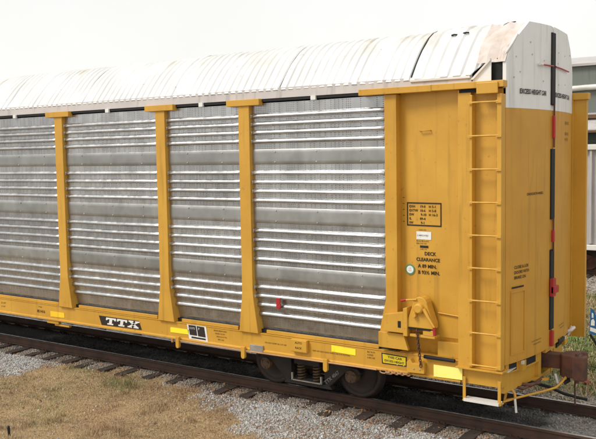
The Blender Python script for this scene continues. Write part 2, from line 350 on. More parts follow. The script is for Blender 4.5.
# grass blades and dead leaves
def blades(name, n, box, keep, hgt, wid, label):
    X, Y = scatter(n, *box, keep); n = len(X)
    L = rs.uniform(*hgt, n) * (1 + 1.5*sstep(0.6, 0.75, fbm(X*2.7, Y*2.7, 81))); th = rs.uniform(0, 2*np.pi, n); lean = rs.uniform(0.25, 1.25, n); W = rs.uniform(*wid, n)
    Z = height(X, Y) - 0.004
    d = np.stack([np.cos(th)*np.sin(lean), np.sin(th)*np.sin(lean), np.cos(lean)], -1) * L[:,None]
    sd_ = np.stack([-np.sin(th), np.cos(th), np.zeros(n)], -1) * W[:,None]
    b0 = np.stack([X, Y, Z], -1); mid = b0 + d * 0.55 + np.array([0,0,1]) * (L*0.08)[:,None]; tip = b0 + d * np.array([[1,1,0.8]])
    V = np.stack([b0 - sd_, b0 + sd_, mid + sd_*0.8, mid - sd_*0.8, tip], 1).reshape(-1,3)
    o = np.arange(n)[:,None]*5
    F = np.concatenate([o+np.array([[0,1,2]]), o+np.array([[0,2,3]]), o+np.array([[3,2,4]])])
    gness = greenness(X, Y); isg = rs.uniform(0,1,n) < gness * 0.85
    v = (rs.uniform(0.65, 1.25, n) * (0.6 + 0.8*fbm(X*2.3, Y*2.3, 71)))[:,None]
    straw = np.array([[0.49, 0.37, 0.21]]) * v; brown = np.array([[0.34, 0.2, 0.105]]) * v; grn = np.array([[0.13, 0.19, 0.04]]) * v
    patch = fbm(X*0.9, Y*0.9, 41) + 0.25 * sstep(-2.6, -1.4, Y) * (Y < 0)
    cc = np.where((rs.uniform(0,1,n) < np.clip((patch-0.32)*1.8, 0.12, 0.8))[:,None], brown, straw); cc = np.where(isg[:,None], grn, cc)
    ob = np_mesh(name, V, F, np.repeat(cc, 5, 0)); tag(ob, label, 'grass'); ob['kind'] = 'stuff'; return ob
blades('dry_grass', 300000, (-12.5, -1.5, -7.2, -0.95), lambda a, b: np.clip(1.02 - gravel(a, b), 0, 1) * np.where(b > -1.3, 0.5, 1) * np.clip(1.9*fbm(a*1.7, b*1.7, 91) - 0.1, 0.25, 1), (0.02, 0.065), (0.0014, 0.003), 'short dry straw coloured grass in front of the track')
blades('green_grass', 90000, (-7, 1.5, 1.2, 14), lambda a, b: np.clip(1.02 - gravel(a, b), 0, 1), (0.05, 0.13), (0.005, 0.009), 'patchy green grass behind the coupler')
def leaves(n, box, keep):
    X, Y = scatter(n, *box, keep); n = len(X); th = rs.uniform(0, 2*np.pi, n); L = rs.uniform(0.018, 0.04, n)
    u = np.stack([np.cos(th), np.sin(th), rs.uniform(-0.5,0.5,n)], -1)*L[:,None]; w_ = np.stack([-np.sin(th), np.cos(th), rs.uniform(-0.7,0.7,n)], -1)*(L*0.5)[:,None]
    c = np.stack([X, Y, height(X, Y)+rs.uniform(0.012,0.04,n)], -1)
    V = np.stack([c-u, c+w_, c+u, c-w_], 1).reshape(-1,3); F = np.arange(n)[:,None]*4+np.array([[0,1,2,3]])
    cols = np.array([(0.24,0.1,0.04),(0.3,0.15,0.06),(0.16,0.07,0.035),(0.34,0.2,0.09)])[rs.integers(0,4,n)]*rs.uniform(0.7,1.2,(n,1))
    o = np_mesh('dead_leaves', V, F, np.repeat(cols, 4, 0)); tag(o, 'scattered brown dead leaves on grass and ballast', 'leaves'); o['kind'] = 'stuff'
leaves(11000, (-12.5, 1, -6.5, -0.8), lambda a, b: np.clip(fbm(a*0.8, b*0.8, 51)*1.5 - 0.45, 0.03, 1) * np.where(b > -1.8, 1, 0.5))

# ------------------------------------------------------------------ railway tracks
def rail_profile(cy):
    p = [(-0.07,-0.172),(0.07,-0.172),(0.07,-0.155),(0.012,-0.135),(0.01,-0.05),(0.036,-0.038),(0.036,-0.004),(-0.036,-0.004),(-0.036,-0.038),(-0.01,-0.05),(-0.012,-0.135),(-0.07,-0.155)]
    return [(cy+a, b) for a, b in p]
def track(name, label, cy, x0, x1, shoulder):
    t = thing(name, label, 'railway track', ((x0+x1)/2, cy, -0.2))
    for s in (-1, 1):
        r = obj('rail', MB().prism(rail_profile(cy + s*0.75), 'x', x0, x1), 'railrust', t)
        obj('running_surface', MB().prism([(cy+s*0.75-0.026,-0.003),(cy+s*0.75+0.026,-0.003),(cy+s*0.75+0.02,0.0015),(cy+s*0.75-0.02,0.0015)], 'x', x0, x1), 'shine', r)
    tm = []
    for k in range(4):
        b = MB(); q = random.Random(k); L = 1.36 + q.uniform(-0.09, 0.08); wv = 0.115
        n = 9
        vs = []
        for i in range(n):
            y = -L + 2*L*i/(n-1); j = q.uniform(-0.008, 0.008)
            vs += [(-wv+j, y, -0.2), (wv+j, y, -0.2), (wv-0.012+j, y, 0), (-wv+0.012+j, y, q.uniform(-0.008,0))]
        fs = [(i*4+c, i*4+(c+1)%4, i*4+4+(c+1)%4, i*4+4+c) for i in range(n-1) for c in range(4)] + [(3,2,1,0), (n*4-4,n*4-3,n*4-2,n*4-1)]
        b.add(vs, fs); me = b.mesh('sleeper'); me.materials.append(M['tie']); tm.append(me)
    pm = MB().box(-0.09, 0.09, -0.17, 0.17, 0, 0.012)
    for sx in (-0.05, 0.05):
        for sy in (-0.09, 0.09): pm.box(sx-0.012, sx+0.012, sy-0.014, sy+0.014, 0.012, 0.035)
    pm = pm.mesh('tie_plate'); pm.materials.append(M['railrust'])
    x = x1 - 0.25; k = 0
    while x > x0:
        s = obj('sleeper', tm[k % 4], None, t, loc=(x + rnd.uniform(-0.04,0.04), cy + rnd.uniform(-0.05,0.05), -0.176)); s.rotation_euler.z = rnd.uniform(-0.02, 0.02)
        if shoulder:
            for sg in (-1, 1):
                q = obj('tie_plate', pm, None, s); q.location = (0, sg*0.75, -0.006)
        x -= 0.6; k += 1
    return t
track('railway_track', 'rusty rails on dark wooden sleepers under the yellow railcar', 0, -30, 8, True)
track('railway_track', 'far railway track carrying the pale grey hopper car', 17.0, -18, 10, False)

# ------------------------------------------------------------------ the autorack car
X1, X0 = 0.0, -27.3
car = thing('autorack_railcar', 'long yellow enclosed auto carrier railcar with galvanised side screens and white roof', 'railcar', (-13.65, 0, 0))
POSTS = [-1.73, -4.52, -6.46, -9.27, -12.1, -15.2, -18.03, -20.84, -22.78, -25.57]
# underframe
sp = [(-1.5,0.735),(-1.515,0.735),(-1.515,0.765),(-1.49,0.775),(-1.49,1.04),(-1.5,1.045),(-1.5,1.06),(-1.38,1.06),(-1.38,0.735)]
obj('side_sill', MB().prism(sp, 'x', X0+0.4, -0.62), 'yellow', car, 0.004)
obj('side_sill', MB().prism([(-a, b) for a, b in sp], 'x', X0+0.4, -0.2), 'yellow', car)
obj('floor', MB().box(X0+0.3, -0.1, -1.37, 1.37, 0.94, 1.0), 'truck', car)
cs = MB().box(X0+0.3, -0.15, -0.32, 0.32, 0.6, 0.935)
obj('centre_sill', cs, 'truck', car)
for x in [-6.1, -8.0, -9.9, -11.8, -13.7, -15.6, -17.5, -19.4, -21.3]:
    obj('crossbearer', MB().prism([(-1.37,0.93),(1.37,0.93),(1.37,0.86),(0.33,0.66),(-0.33,0.66),(-1.37,0.86)], 'x', x-0.05, x+0.05), 'truck', car)
# far wall closing the body
obj('far_side_wall', MB().box(X0+0.2, -0.05, 1.40, 1.46, 1.0, 5.18), 'band', car)
for x in POSTS + [-0.54]:
    obj('side_post', MB().box(x-0.11, x+0.11, 1.465, 1.55, 0.78, 5.0), 'yellow', car)

# side screens: pressed perforated sheets with four ribs, bands between them
def lean(z):            # the lower sheets draw in towards the sill
    return -1.452 + 0.085 * max(0.0, (2.0 - z) / 0.9)
def screen(x0, x1, zb, zt, ribs, seed):
    prof = []
    zs = [zb]
    for r in sorted(ribs):
        zs.append(r-0.052)
        prof.append(r)
    pts = [(zb, 0.0)]
    for r in sorted(ribs):
        for a, d in ((-0.037,0),(-0.037,0),(-0.036,0.020),(-0.030,0.038),(-0.018,0.050),(-0.004,0.053),(0.010,0.047),(0.024,0.0385),(0.036,0.029),(0.044,0.017),(0.047,0),(0.047,0)): pts.append((r+a, d))
    pts.append((zt, 0.0))
    fine = []
    for i in range(len(pts)-1):
        z0_, d0 = pts[i]; z1_, d1 = pts[i+1]; k = max(1, int((z1_-z0_)/0.09))
        for j in range(k): fine.append((z0_+(z1_-z0_)*j/k, d0+(d1-d0)*j/k))
    fine.append(pts[-1])
    cols = [(x0, 0), (x0+0.025, 0), (x0+0.04, 0.5), (x0+0.065, 1)]
    k = max(2, int((x1-x0-0.13)/0.11))
    cols += [(x0+0.065+(x1-x0-0.13)*j/k, 1) for j in range(1, k)] + [(x1-0.065, 1), (x1-0.04, 0.5), (x1-0.025, 0), (x1, 0)]
    vs = []
    for z, d in fine:
        for x, e in cols:
            wv = 0.007 * (noise.noise(Vector((x*0.9+seed*3.1, z*1.3, seed))) ) + 0.001*noise.noise(Vector((x*4+seed, z*5, seed+7)))
            vs.append((x, lean(z) - d*e + wv, z + 0.006*noise.noise(Vector((x*0.7, z, seed*2.0)))))
    n = len(cols); fs = [(i*n+j, i*n+j+1, (i+1)*n+j+1, (i+1)*n+j) for i in range(len(fine)-1) if fine[i+1][0]-fine[i][0] > 1e-5 for j in range(n-1)]
    return MB().add(vs, fs, True)
def band(x0, x1, zb, zt, seed):
    pr = [(0, 0.0), (0.006, 0.006), (0.012, 0.0075), (0.25, 0.009), (0.5, 0.0095), (0.75, 0.009), (0.975, 0.0075), (0.99, 0.004), (1, 0.0)]
    k = max(2, int((x1-x0)/0.15)); vs = []
    for t_, d in pr:
        z = zb + (zt-zb)*t_
        for j in range(k+1):
            x = x0+(x1-x0)*j/k; vs.append((x, lean(z) - d + 0.006*noise.noise(Vector((x*1.1, z*2, seed+0.5))), z))
    fs = [(i*(k+1)+j, i*(k+1)+j+1, (i+1)*(k+1)+j+1, (i+1)*(k+1)+j) for i in range(len(pr)-1) for j in range(k)]
    return MB().add(vs, fs, True)
GROUPS = [(4.19, 4.965, [4.75, 4.615, 4.475, 4.33]), (3.21, 3.95, [3.80, 3.645, 3.49, 3.335]), (2.23, 2.96, [2.82, 2.66, 2.50, 2.335]), (1.12, 1.98, [1.85, 1.695, 1.54, 1.38])]
BANDS = [(3.94, 4.2), (2.95, 3.22), (1.97, 2.24)]
bolt_me = MB().lathe_y([(0.0,-0.012),(0.010,-0.009),(0.014,0.0)], 0, 0, 8).mesh('bolt'); bolt_me.materials.append(M['galv'])
for i in range(len(POSTS)-1):
    xb, xa = POSTS[i], POSTS[i+1]
    x0, x1 = xa + 0.08, xb - 0.08
    for gi, (zb, zt, ribs) in enumerate(GROUPS):
        s = screen(x0, x1, zb, zt, ribs, i*5+gi)
        obj('side_screen', s, 'screen', car)
    for bi, (zb, zt) in enumerate(BANDS):
        bo = obj('screen_band', band(x0+0.03, x1-0.03, zb, zt, i*3+bi), 'band', car)
        if i < 5:
            nb = 3 if xb-xa > 2.2 else 2
            for j in range(nb):
                x = x0 + (x1-x0)*(j+0.62)/(nb+0.2)
                for zz in (zb+0.04, zt-0.05):
                    q = obj('bolt', bolt_me, None, bo); q.location = (x, lean(zz)-0.010, zz)
    # sill strip and dark gap behind it
    obj('bottom_strip', MB().box(xa+0.36, xb-0.26, -1.485, -1.455, 1.066, 1.13), 'yellow', car, 0.004)
    # slot under the fascia with white clips
    for c in (xa + (xb-xa)*0.5,):
        obj('clip', MB().box(c-0.045, c+0.045, -1.515, -1.47, 4.965, 5.035), 'whiteink', car)
obj('strip_gap_shade', MB().box(POSTS[-1], -1.7, -1.43, -1.375, 1.062, 1.12), 'black', car)  # black bar painting the shade in the gap behind the bottom strips
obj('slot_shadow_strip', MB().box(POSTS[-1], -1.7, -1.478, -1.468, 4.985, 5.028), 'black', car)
obj('fascia', MB().prism([(-1.485,5.032),(-1.47,5.032),(-1.45,5.2),(-1.465,5.2)], 'x', X0+0.1, -0.46), 'fascia', car)
# side posts with flared feet and cap plates
for i, x in enumerate(POSTS[1:]):
    p = MB()
    fr = [(-0.115,4.93),(0.115,4.93),(0.115,1.78),(0.13,1.66),(0.22,1.06),(-0.19,1.06),(-0.12,1.66),(-0.115,1.78)]
    n = len(fr)
    yf = [-1.535 if z > 1.7 else -1.54 for _, z in fr]; yb = [-1.44 if z > 1.7 else -1.36 for _, z in fr]
    p.add([(x+a, yf[k], z) for k, (a, z) in enumerate(fr)] + [(x+a, yb[k], z) for k, (a, z) in enumerate(fr)],
          [(5,4,3,6),(6,3,2,7),(7,2,1,0)] + [(k, (k+1) % n, (k+1) % n + n, k+n) for k in range(n)])
    obj('side_post', p, 'yellow', car, 0.005)
    obj('post_cap', MB().box(x-0.35, x+0.35, -1.565, -1.45, 4.93, 5.036), 'yellow', car, 0.006)
    # saw-toothed rib ends beside the post
    rv = MB()
    for (zb, zt, ribs) in GROUPS:
        for zr in ribs:
            for s in (-1, 1):
                xx = x + s*0.125; rv.add([(xx, -1.50, zr-0.03), (xx, -1.455, zr-0.03), (xx+s*0.03, -1.455, zr), (xx, -1.455, zr+0.035), (xx, -1.50, zr+0.03)], [(0,2,4),(0,1,2),(2,3,4)])
    rc = obj('rib_clips', rv, 'galv', car); rc['kind'] = 'stuff'

# end bay: corner posts, recessed panel, top beam, gusset foot
obj('side_post', MB().prism([(-1.83,4.97),(-1.63,4.97),(-1.63,1.28),(-1.93,1.28),(-1.93,1.42),(-1.83,1.86)], 'y', -1.535, -1.36), 'yellow', car, 0.006)
obj('side_post', MB().box(-0.645, -0.45, -1.535, -1.39, 0.985, 4.97), 'yellow', car, 0.006)
pn = MB()      # slightly folded plate
fx = [(-1.63,-1.385),(-1.37,-1.40),(-0.84,-1.43),(-0.64,-1.435)]
pn.add([(a, b, 1.36) for a, b in fx]+[(a, b, 5.0) for a, b in fx], [(k,k+1,k+5,k+4) for k in range(3)])
obj('end_bay_panel', pn, 'yellow', car)
obj('panel_handle', MB().tube([(-1.29,-1.40,4.42),(-1.29,-1.45,4.42),(-1.12,-1.45,4.42),(-1.12,-1.42,4.42)], 0.01, 6), 'yellow', car)
obj('panel_rod', MB().tube([(-1.0,-1.44,1.72),(-0.66,-1.46,1.70)], 0.012, 6), 'yellow', car)
tb = MB().box(-2.24, -1.03, -1.60, -1.44, 4.975, 5.07); obj('top_beam', tb, 'yellow', car, 0.006)
tb = MB().box(-1.027, 0.05, -1.60, -1.44, 4.98, 5.072); obj('top_beam', tb, 'yellow', car, 0.006)
obj('beam_end_box', MB().box(-0.33, -0.02, -1.63, -1.603, 4.895, 5.05), 'yellow', car, 0.008)
obj('beam_gap', MB().box(-0.62, -0.3, -1.545, -1.50, 4.93, 4.972), 'black', car)
# ladder
obj('ladder_back_panel', MB().box(-0.45, -0.01, -1.45, -1.42, 1.0, 4.97), 'yellow', car)
ld = obj('ladder', MB().box(-0.445, -0.41, -1.585, -1.455, 1.0, 4.89).box(-0.045, 0.02, -1.585, -1.40, 1.0, 4.89), 'yellow', car, 0.005)
rm = MB().tube([(-0.46,-1.595,0),(-0.43,-1.60,0),(-0.02,-1.60,0),(0.015,-1.595,0)], 0.0135, 8)
rm.box(-0.47,-0.40,-1.61,-1.586,-0.022,0.022).box(-0.05,0.025,-1.61,-1.586,-0.022,0.022)
rm = rm.mesh('rung'); rm.materials.append(M['yellow'])
for k in range(9):
    q = obj('rung', rm, None, ld); q.location = (0, 0, 1.05 + 0.4665*k)
obj('ladder_foot_plate', MB().box(-0.66, 0.05, -1.60, -1.36, 0.968, 0.994), 'yellow', car, 0.004)
# end part of sill with jacking pad, pocket, gusset boxes
obj('end_sill_plate', MB().box(-0.615, -0.0, -1.49, -1.37, 0.735, 0.966), 'yellow', car, 0.005)
obj('gusset_box', MB().prism([(-1.80,1.66),(-1.47,1.72),(-1.47,1.40),(-1.80,1.40)], 'y', -1.66, -1.537), 'yellow', car, 0.008)
obj('gusset_box', MB().prism([(-1.93,1.37),(-1.50,1.37),(-1.42,1.13),(-1.93,1.13)], 'y', -1.60, -1.538), 'yellow', car, 0.006)
obj('gusset_slot', MB().box(-1.56, -1.51, -1.664, -1.655, 1.48, 1.58), 'black', car)
obj('skirt_plate', MB().add([(-1.63,-1.383,1.358),(-0.645,-1.433,1.358),(-0.645,-1.30,1.062),(-1.63,-1.30,1.062)], [(0,3,2,1)]), 'yellow', car)
obj('skirt_shelf', MB().box(-1.62,-0.65,-1.47,-1.28,1.062,1.072), 'yellow', car)
obj('skirt_block', MB().box(-1.0, -0.65, -1.47, -1.36, 1.073, 1.30), 'yellow', car, 0.006)
obj('rubber_bumper', MB().tube([(-1.19,-1.53,1.055),(-0.7,-1.53,1.05)], 0.028, 10), 'black', car)
pk = obj('chain_pocket', MB().prism([(-1.46,0.95),(-1.40,1.0),(-1.36,0.94),(-1.26,0.94),(-1.22,0.99),(-1.17,0.95),(-1.17,0.80),(-1.46,0.79)], 'y', -1.58, -1.493), 'yellow', car, 0.006)
for x in (-1.55, -1.34, -1.24, -0.72, -1.66):
    q = obj('bolt', bolt_me, None, car, loc=(x, -1.492 if x not in (-1.34, -1.24) else -1.582, 0.86))

# hand brake
hb = thing  # (keeps the name short below)
hbm = MB()
prof = []
for k in range(9):
    a = math.pi * k / 8; prof.append((-1.205 + 0.12*math.cos(a), 1.85 + 0.12*math.sin(a)))
hs = prof + [(-1.34,1.80), (-1.42,1.58), (-1.42,1.50), (-0.99,1.50), (-0.99,1.58), (-1.07,1.80)]
hbo = obj('hand_brake', MB().prism(hs, 'y', -1.64, -1.46), 'yellow', car, 0.012)
obj('crank_hub', MB().lathe_y([(0.0,-1.71),(0.055,-1.71),(0.075,-1.69),(0.085,-1.63)], -1.21, 1.80, 16), 'yellow', hbo)
obj('crank_hub', MB().lathe_y([(0.0,-1.70),(0.035,-1.70),(0.045,-1.63)], -1.28, 1.70, 12), 'yellow', hbo)
obj('release_lever', MB().tube([(-1.13,-1.66,1.80),(-1.05,-1.68,1.68),(-0.95,-1.69,1.54)], [0.03,0.024,0.018], 8), 'yellow', hbo)
obj('lever_grip', MB().tube([(-0.95,-1.69,1.55),(-0.945,-1.69,1.43)], 0.024, 8), 'red', hbo)
obj('lever_grip', MB().tube([(-1.52,-1.62,1.885),(-1.44,-1.62,1.905)], 0.02, 8), 'red', hbo)
obj('trip_lever', MB().tube([(-1.45,-1.62,1.90),(-1.25,-1.65,1.93)], 0.016, 8), 'yellow', hbo)
obj('ratchet_column', MB().prism([(-1.47,1.78),(-1.40,1.80),(-1.40,1.36),(-1.47,1.36)], 'y', -1.67, -1.50), 'yellow', hbo, 0.008)
obj('drum_underside_shade', MB().box(-1.39, -1.04, -1.643, -1.48, 1.475, 1.499), 'black', hbo)  # black plate painting the shade under the brake housing
obj('drum_tray', MB().box(-1.38, -0.97, -1.63, -1.46, 1.36, 1.40).box(-1.16, -0.99, -1.635, -1.6, 1.40, 1.48), 'yellow', hbo, 0.005)
ch = MB()
for k in range(14):
    z = 1.46 - k*0.041; xx = -1.245 + 0.035*(k/14)
    ch.link_ring((xx, -1.655 + 0.004*k, z), (0.05,0,-1), (1,0,0) if k % 2 else (0,1,0), 0.03, 0.018, 0.0075)
obj('brake_chain', ch, 'rust', hbo)
# stirrup step
stp = obj('stirrup_step', MB().box(-0.575,-0.53,-1.535,-1.515,0.5,0.84).box(-0.045,0.0,-1.535,-1.515,0.5,0.84).box(-0.575,0.0,-1.55,-1.40,0.485,0.503), 'yellow', car, 0.004)
obj('step_tread', MB().box(-0.55,-0.02,-1.56,-1.41,0.505,0.525).box(-0.55,-0.02,-1.566,-1.553,0.487,0.527), 'tread', stp)
# brake pipe below the sill, hangers and chain
bp_ = MB(); bp_.tube([(x, -1.54, 0.735 - 0.012*math.sin(x*0.9)) for x in np.arange(-6.2, -1.9, 0.2)], 0.014, 8)
bpo = obj('brake_rod', bp_, 'pipe', car)
for x in (-2.93, -4.62, -6.15):
    obj('rod_hanger', MB().prism([(x-0.04,0.80),(x+0.04,0.80),(x+0.04,0.62),(x+0.02,0.59),(x-0.02,0.59),(x-0.04,0.62)], 'y', -1.575, -1.518), 'yellow', bpo, 0.006)
ch = MB(); ch.link_ring((-1.88,-1.54,0.735), (1,0,0), (0,0,1), 0.06, 0.028, 0.011)
for k in range(8): ch.link_ring((-1.80+0.05*k, -1.54, 0.733+0.002*k), (1,0,0), (0,0,1) if k % 2 else (0,1,0), 0.037, 0.022, 0.010)
obj('rod_chain', ch, 'pipe', bpo)
obj('sill_bracket', MB().box(-9.92,-9.55,-1.49,-1.42,0.66,0.735).box(-9.7,-9.25,-1.47,-1.40,0.62,0.66), 'yellow', car, 0.01)
obj('drain_valve', MB().tube([(-6.33,-1.5,0.735),(-6.33,-1.5,0.67)], 0.025, 8), 'pipe', car)
obj('brake_indicator', MB().box(-4.50,-4.22,-1.525,-1.492,0.73,0.85), 'galv', car, 0.004)
obj('white_rod', MB().tube([(-5.05,-1.47,0.70),(-4.5,-1.47,0.69)], 0.016, 6), 'tread', car)
obj('stencil_box', MB().box(-3.61,-3.29,-1.565,-1.492,0.845,1.055), 'yellow', car, 0.012)

# reflectors and signs on the sill
YS = -1.494
def plate(name, quad, mat, y=YS, t=0.003, parent=car):
    v = [(a, y-t, b) for a, b in quad]; vb = [(a, y+0.002, b) for a, b in quad]
    n = len(quad); f = [tuple(range(n))] + [(k, k+n, (k+1) % n + n, (k+1) % n) for k in range(n)]
    return obj(name, MB().add(v+vb, f), mat, parent)
plate('reflector', [(-9.79,0.81),(-9.35,0.82),(-9.35,0.925),(-9.79,0.925)], 'reflectdull')
plate('reflector', [(-6.38,0.85),(-5.93,0.855),(-5.93,0.945),(-6.38,0.945)], 'reflect')
plate('reflector', [(-2.85,0.92),(-2.40,0.91),(-2.40,1.01),(-2.85,1.025)], 'reflect')
plate('reflector', [(-1.04,0.77),(-0.585,0.78),(-0.585,0.95),(-1.04,0.95)], 'reflectpale', -1.52)
obj('reflector_backing', MB().box(-1.02,-0.6,-1.517,-1.492,0.79,0.94), 'yellow', car)
# TTX plate, slab letters drawn as outlines
def slab(mb, polys, ox, oz, sx, sz, y):
    for pl in polys: mb.add([(ox + (a + 0.12*b)*sx, y, oz + b*sz) for a, b in pl], [tuple(range(len(pl)))])
Tp = [[(0,1),(0,0.62),(0.13,0.62),(0.2,0.78),(0.36,0.78),(0.64,0.78),(0.8,0.78),(0.87,0.62),(1,0.62),(1,1)], [(0.36,0.78),(0.36,0.2),(0.64,0.2),(0.64,0.78)], [(0.2,0.2),(0.2,0),(0.8,0),(0.8,0.2)]]
Xp = [[(0.0,1),(0.0,0.82),(0.45,0.82),(0.45,1)], [(0.6,1),(0.6,0.82),(1,0.82),(1,1)], [(0,0.18),(0,0),(0.4,0),(0.4,0.18)], [(0.55,0.18),(0.55,0),(1,0),(1,0.18)],
      [(0.08,0.82),(0.36,0.82),(0.94,0.18),(0.64,0.18)], [(0.68,0.82),(0.9,0.82),(0.3,0.18),(0.08,0.18)]]
tp = plate('name_plate', [(-8.24,0.795),(-7.13,0.81),(-7.20,0.975),(-8.31,0.975)], 'ink'); tp['label'] = 'black slanted plate reading TTX'
L_ = MB(); slab(L_, Tp, -8.13, 0.82, 0.28, 0.138, -1.5); slab(L_, Tp, -7.82, 0.822, 0.28, 0.138, -1.5); slab(L_, Xp, -7.51, 0.825, 0.30, 0.138, -1.5)
obj('lettering', L_, 'whiteink', tp)
cp = plate('consolidated_stencil', [(-5.92,0.78),(-5.47,0.77),(-5.51,1.055),(-5.97,1.06)], 'whiteink')
obj('black_field', MB().add([(a,-1.5,b) for a, b in [(-5.90,0.855),(-5.72,0.855),(-5.75,1.035),(-5.93,1.035), (-5.70,0.85),(-5.52,0.845),(-5.55,1.03),(-5.73,1.035), (-5.86,0.80),(-5.52,0.795),(-5.52,0.825),(-5.86,0.83)]], [(0,1,2,3),(4,5,6,7),(8,9,10,11)]), 'ink', cp)
for q in (('COTS', 0.05, -5.90), ('P', 0.06, -5.69)):
    t_ = MB(); side_text(t_, q[0], q[1], q[2], 0.965, -1.503); obj('lettering', t_, 'whiteink', cp)
ws = plate('warning_plate', [(-1.925,0.845),(-1.50,0.85),(-1.50,1.0),(-1.935,1.015)], 'ink')
wy = plate('warning_face', [(-1.905,0.862),(-1.515,0.866),(-1.515,0.987),(-1.915,0.998)], 'signyellow', -1.499, 0.002, ws)
t_ = MB(); side_text(t_, 'THIS CAR', 0.05, -1.70, 0.942, -1.504, 0.0008, 'CENTER', 1.15, -0.03); obj('lettering', t_, 'ink', ws)
t_ = MB(); side_text(t_, 'EXCESS HEIGHT', 0.045, -1.71, 0.885, -1.504, 0.0008, 'CENTER', 1.05, -0.03); obj('lettering', t_, 'ink', ws)
def stencil(txts, y=YS, mat='ink', parent=car, mp=None, name='stencil'):
    b = MB()
    for (q, h, x, z, bold, al, sx) in txts: side_text(b, q, h, x, z, y, bold, al, sx)
    if mp: mp(b)
    return obj(name, b, mat, parent)
def line(q, h, x, z, bold=0.0, al='LEFT', sx=1.0): return (q, h, x, z, bold, al, sx)
stencil([line('TTGX', 0.045, -10.18, 0.965)]); stencil([line('851416', 0.085, -10.22, 0.86, 0.0015)])
stencil([line('LD LMT', 0.05, -11.45, 0.94)]); stencil([line('LT WT', 0.05, -11.45, 0.86)])
for k, q in enumerate(('BRAKE BEAM AND', 'SHOES TO FIT', 'NEW 8-74 TTX', 'RPK 3-05')): stencil([line(q, 0.036, -5.33 + 0.03*k, 0.985 - 0.052*k)])
stencil([line('DO NOT HUMP OR CUT OFF', 0.036, -4.19, 0.90, 0, 'LEFT', 0.95)])
stencil([line('KEEP OFF DECK EDGE WHILE CAR IS IN MOTION', 0.034, -3.22, 0.88, 0, 'LEFT', 0.95)])
for k, q in enumerate(('BLT 8-74', 'A-END', 'LUB 3-05')): stencil([line(q, 0.036, -2.19, 0.985-0.045*k)])
stencil([line('AUTO', 0.05, -3.45, 0.985, 0.0005, 'CENTER')], -1.568); stencil([line('RACK', 0.05, -3.45, 0.90, 0.0005, 'CENTER')], -1.568)
# stencils on the end bay panel
def pY(x): return float(np.interp(x, [a for a, _ in fx], [b for _, b in fx])) - 0.006
def panel_map(mb):
    mb.v = [(x, pY(x), z) for x, _, z in mb.v]; return mb
t_ = MB()
fr_ = lambda a0, a1, b0, b1: t_.add([(a,0,b) for a, b in ((a0,b0),(a1,b0),(a1,b1),(a0,b1))], [(0,1,2,3)])
for k in range(6):
    xa, xb = -1.53 + 0.0967*k, -1.53 + 0.0967*(k+1)
    fr_(xa, xb, 3.335, 3.355); fr_(xa, xb, 3.0, 3.02)
fr_(-1.53,-1.512,3.02,3.335); fr_(-0.968,-0.95,3.02,3.335)
for k, (a, b_, c) in enumerate((('EXH', '19-0', 'H 5-1'), ('EXTW', '10-6', 'H 5-8'), ('EW', ' 9-10', 'H 16-3'), ('IL', '89-4', ''), ('IW', ' 9-1', ''))):
    z = 3.277 - 0.061*k
    for q, xq in ((a, -1.49), (b_, -1.31), (c, -1.16)):
        if q: stencil([line(q, 0.052, xq, z, 0.0012)], 0, 'ink', car, panel_map)
for s, x, z, h in (('DECK', -1.235, 2.565, 0.075), ('CLEARANCE', -1.375, 2.475, 0.072), ('A 89 MIN.', -1.345, 2.375, 0.075), ('B 93\u00bd MIN.', -1.345, 2.28, 0.075)): stencil([line(s, h, x, z, 0.002, 'LEFT', 0.98)], 0, 'ink', car, panel_map)
for s, x, z, h in (('INSPECTED', -1.33, 2.935, 0.025), ('RULE 88 A.A.R.', -1.37, 2.765, 0.033), ('REB 3-05 CHI', -1.37, 2.73, 0.03), ('LUBE 3-05', -1.31, 2.645, 0.026)): stencil([line(s, h, x, z)], 0, 'ink', car, panel_map)
obj('stencil_frame', panel_map(t_), 'ink', car)
t_ = MB(); fr_(-1.31,-1.17,2.675,2.71); obj('black_label', panel_map(t_), 'ink', car)
for k in range(5):
    t_ = MB(); fr_(-1.60,-1.57,3.42-0.09*k,3.427-0.09*k); obj('tick_mark', panel_map(t_), 'ink', car)
wb = MB().add([(a,0,b) for a, b in ((-1.37,2.80),(-1.245,2.80),(-1.12,2.80),(-1.12,2.92),(-1.245,2.92),(-1.37,2.92))], [(0,1,4,5),(1,2,3,4)])
wbo = obj('white_label', panel_map(wb), 'whiteink', car)
t_ = MB(); side_text(t_, 'LUBRICATED', 0.032, -1.355, 2.85, 0); panel_map(t_); t_.v = [(a, b-0.003, c) for a, b, c in t_.v]; obj('lettering', t_, 'ink', wbo)
def disc(r, cx, cz, y, k=24): return MB().add([(cx + r*math.cos(2*math.pi*j/k), y, cz + r*math.sin(2*math.pi*j/k)) for j in range(k)], [tuple(range(k))])
do = obj('round_decal', disc(0.078, -1.475, 2.335, pY(-1.40)-0.006), 'green', car); obj('decal_face', disc(0.058, -1.475, 2.335, pY(-1.40)-0.009), 'whiteink', do)
t_ = MB(); side_text(t_, 'OK', 0.03, -1.475, 2.345, pY(-1.40)-0.012, 0, 'CENTER'); side_text(t_, '2005', 0.026, -1.475, 2.315, pY(-1.40)-0.012, 0, 'CENTER'); obj('decal_print', t_, 'fascia', do)
tg = MB().lathe_y([(0,-1.51),(0.045,-1.51),(0.045,-1.49)], -3.89, 1.655, 10); tg.lathe_y([(0,-1.512),(0.045,-1.512),(0.045,-1.49)], -3.88, 1.575, 10); tg.box(-3.93,-3.85,-1.508,-1.495,1.52,1.70)
obj('red_seal_tag', tg, 'red', car)

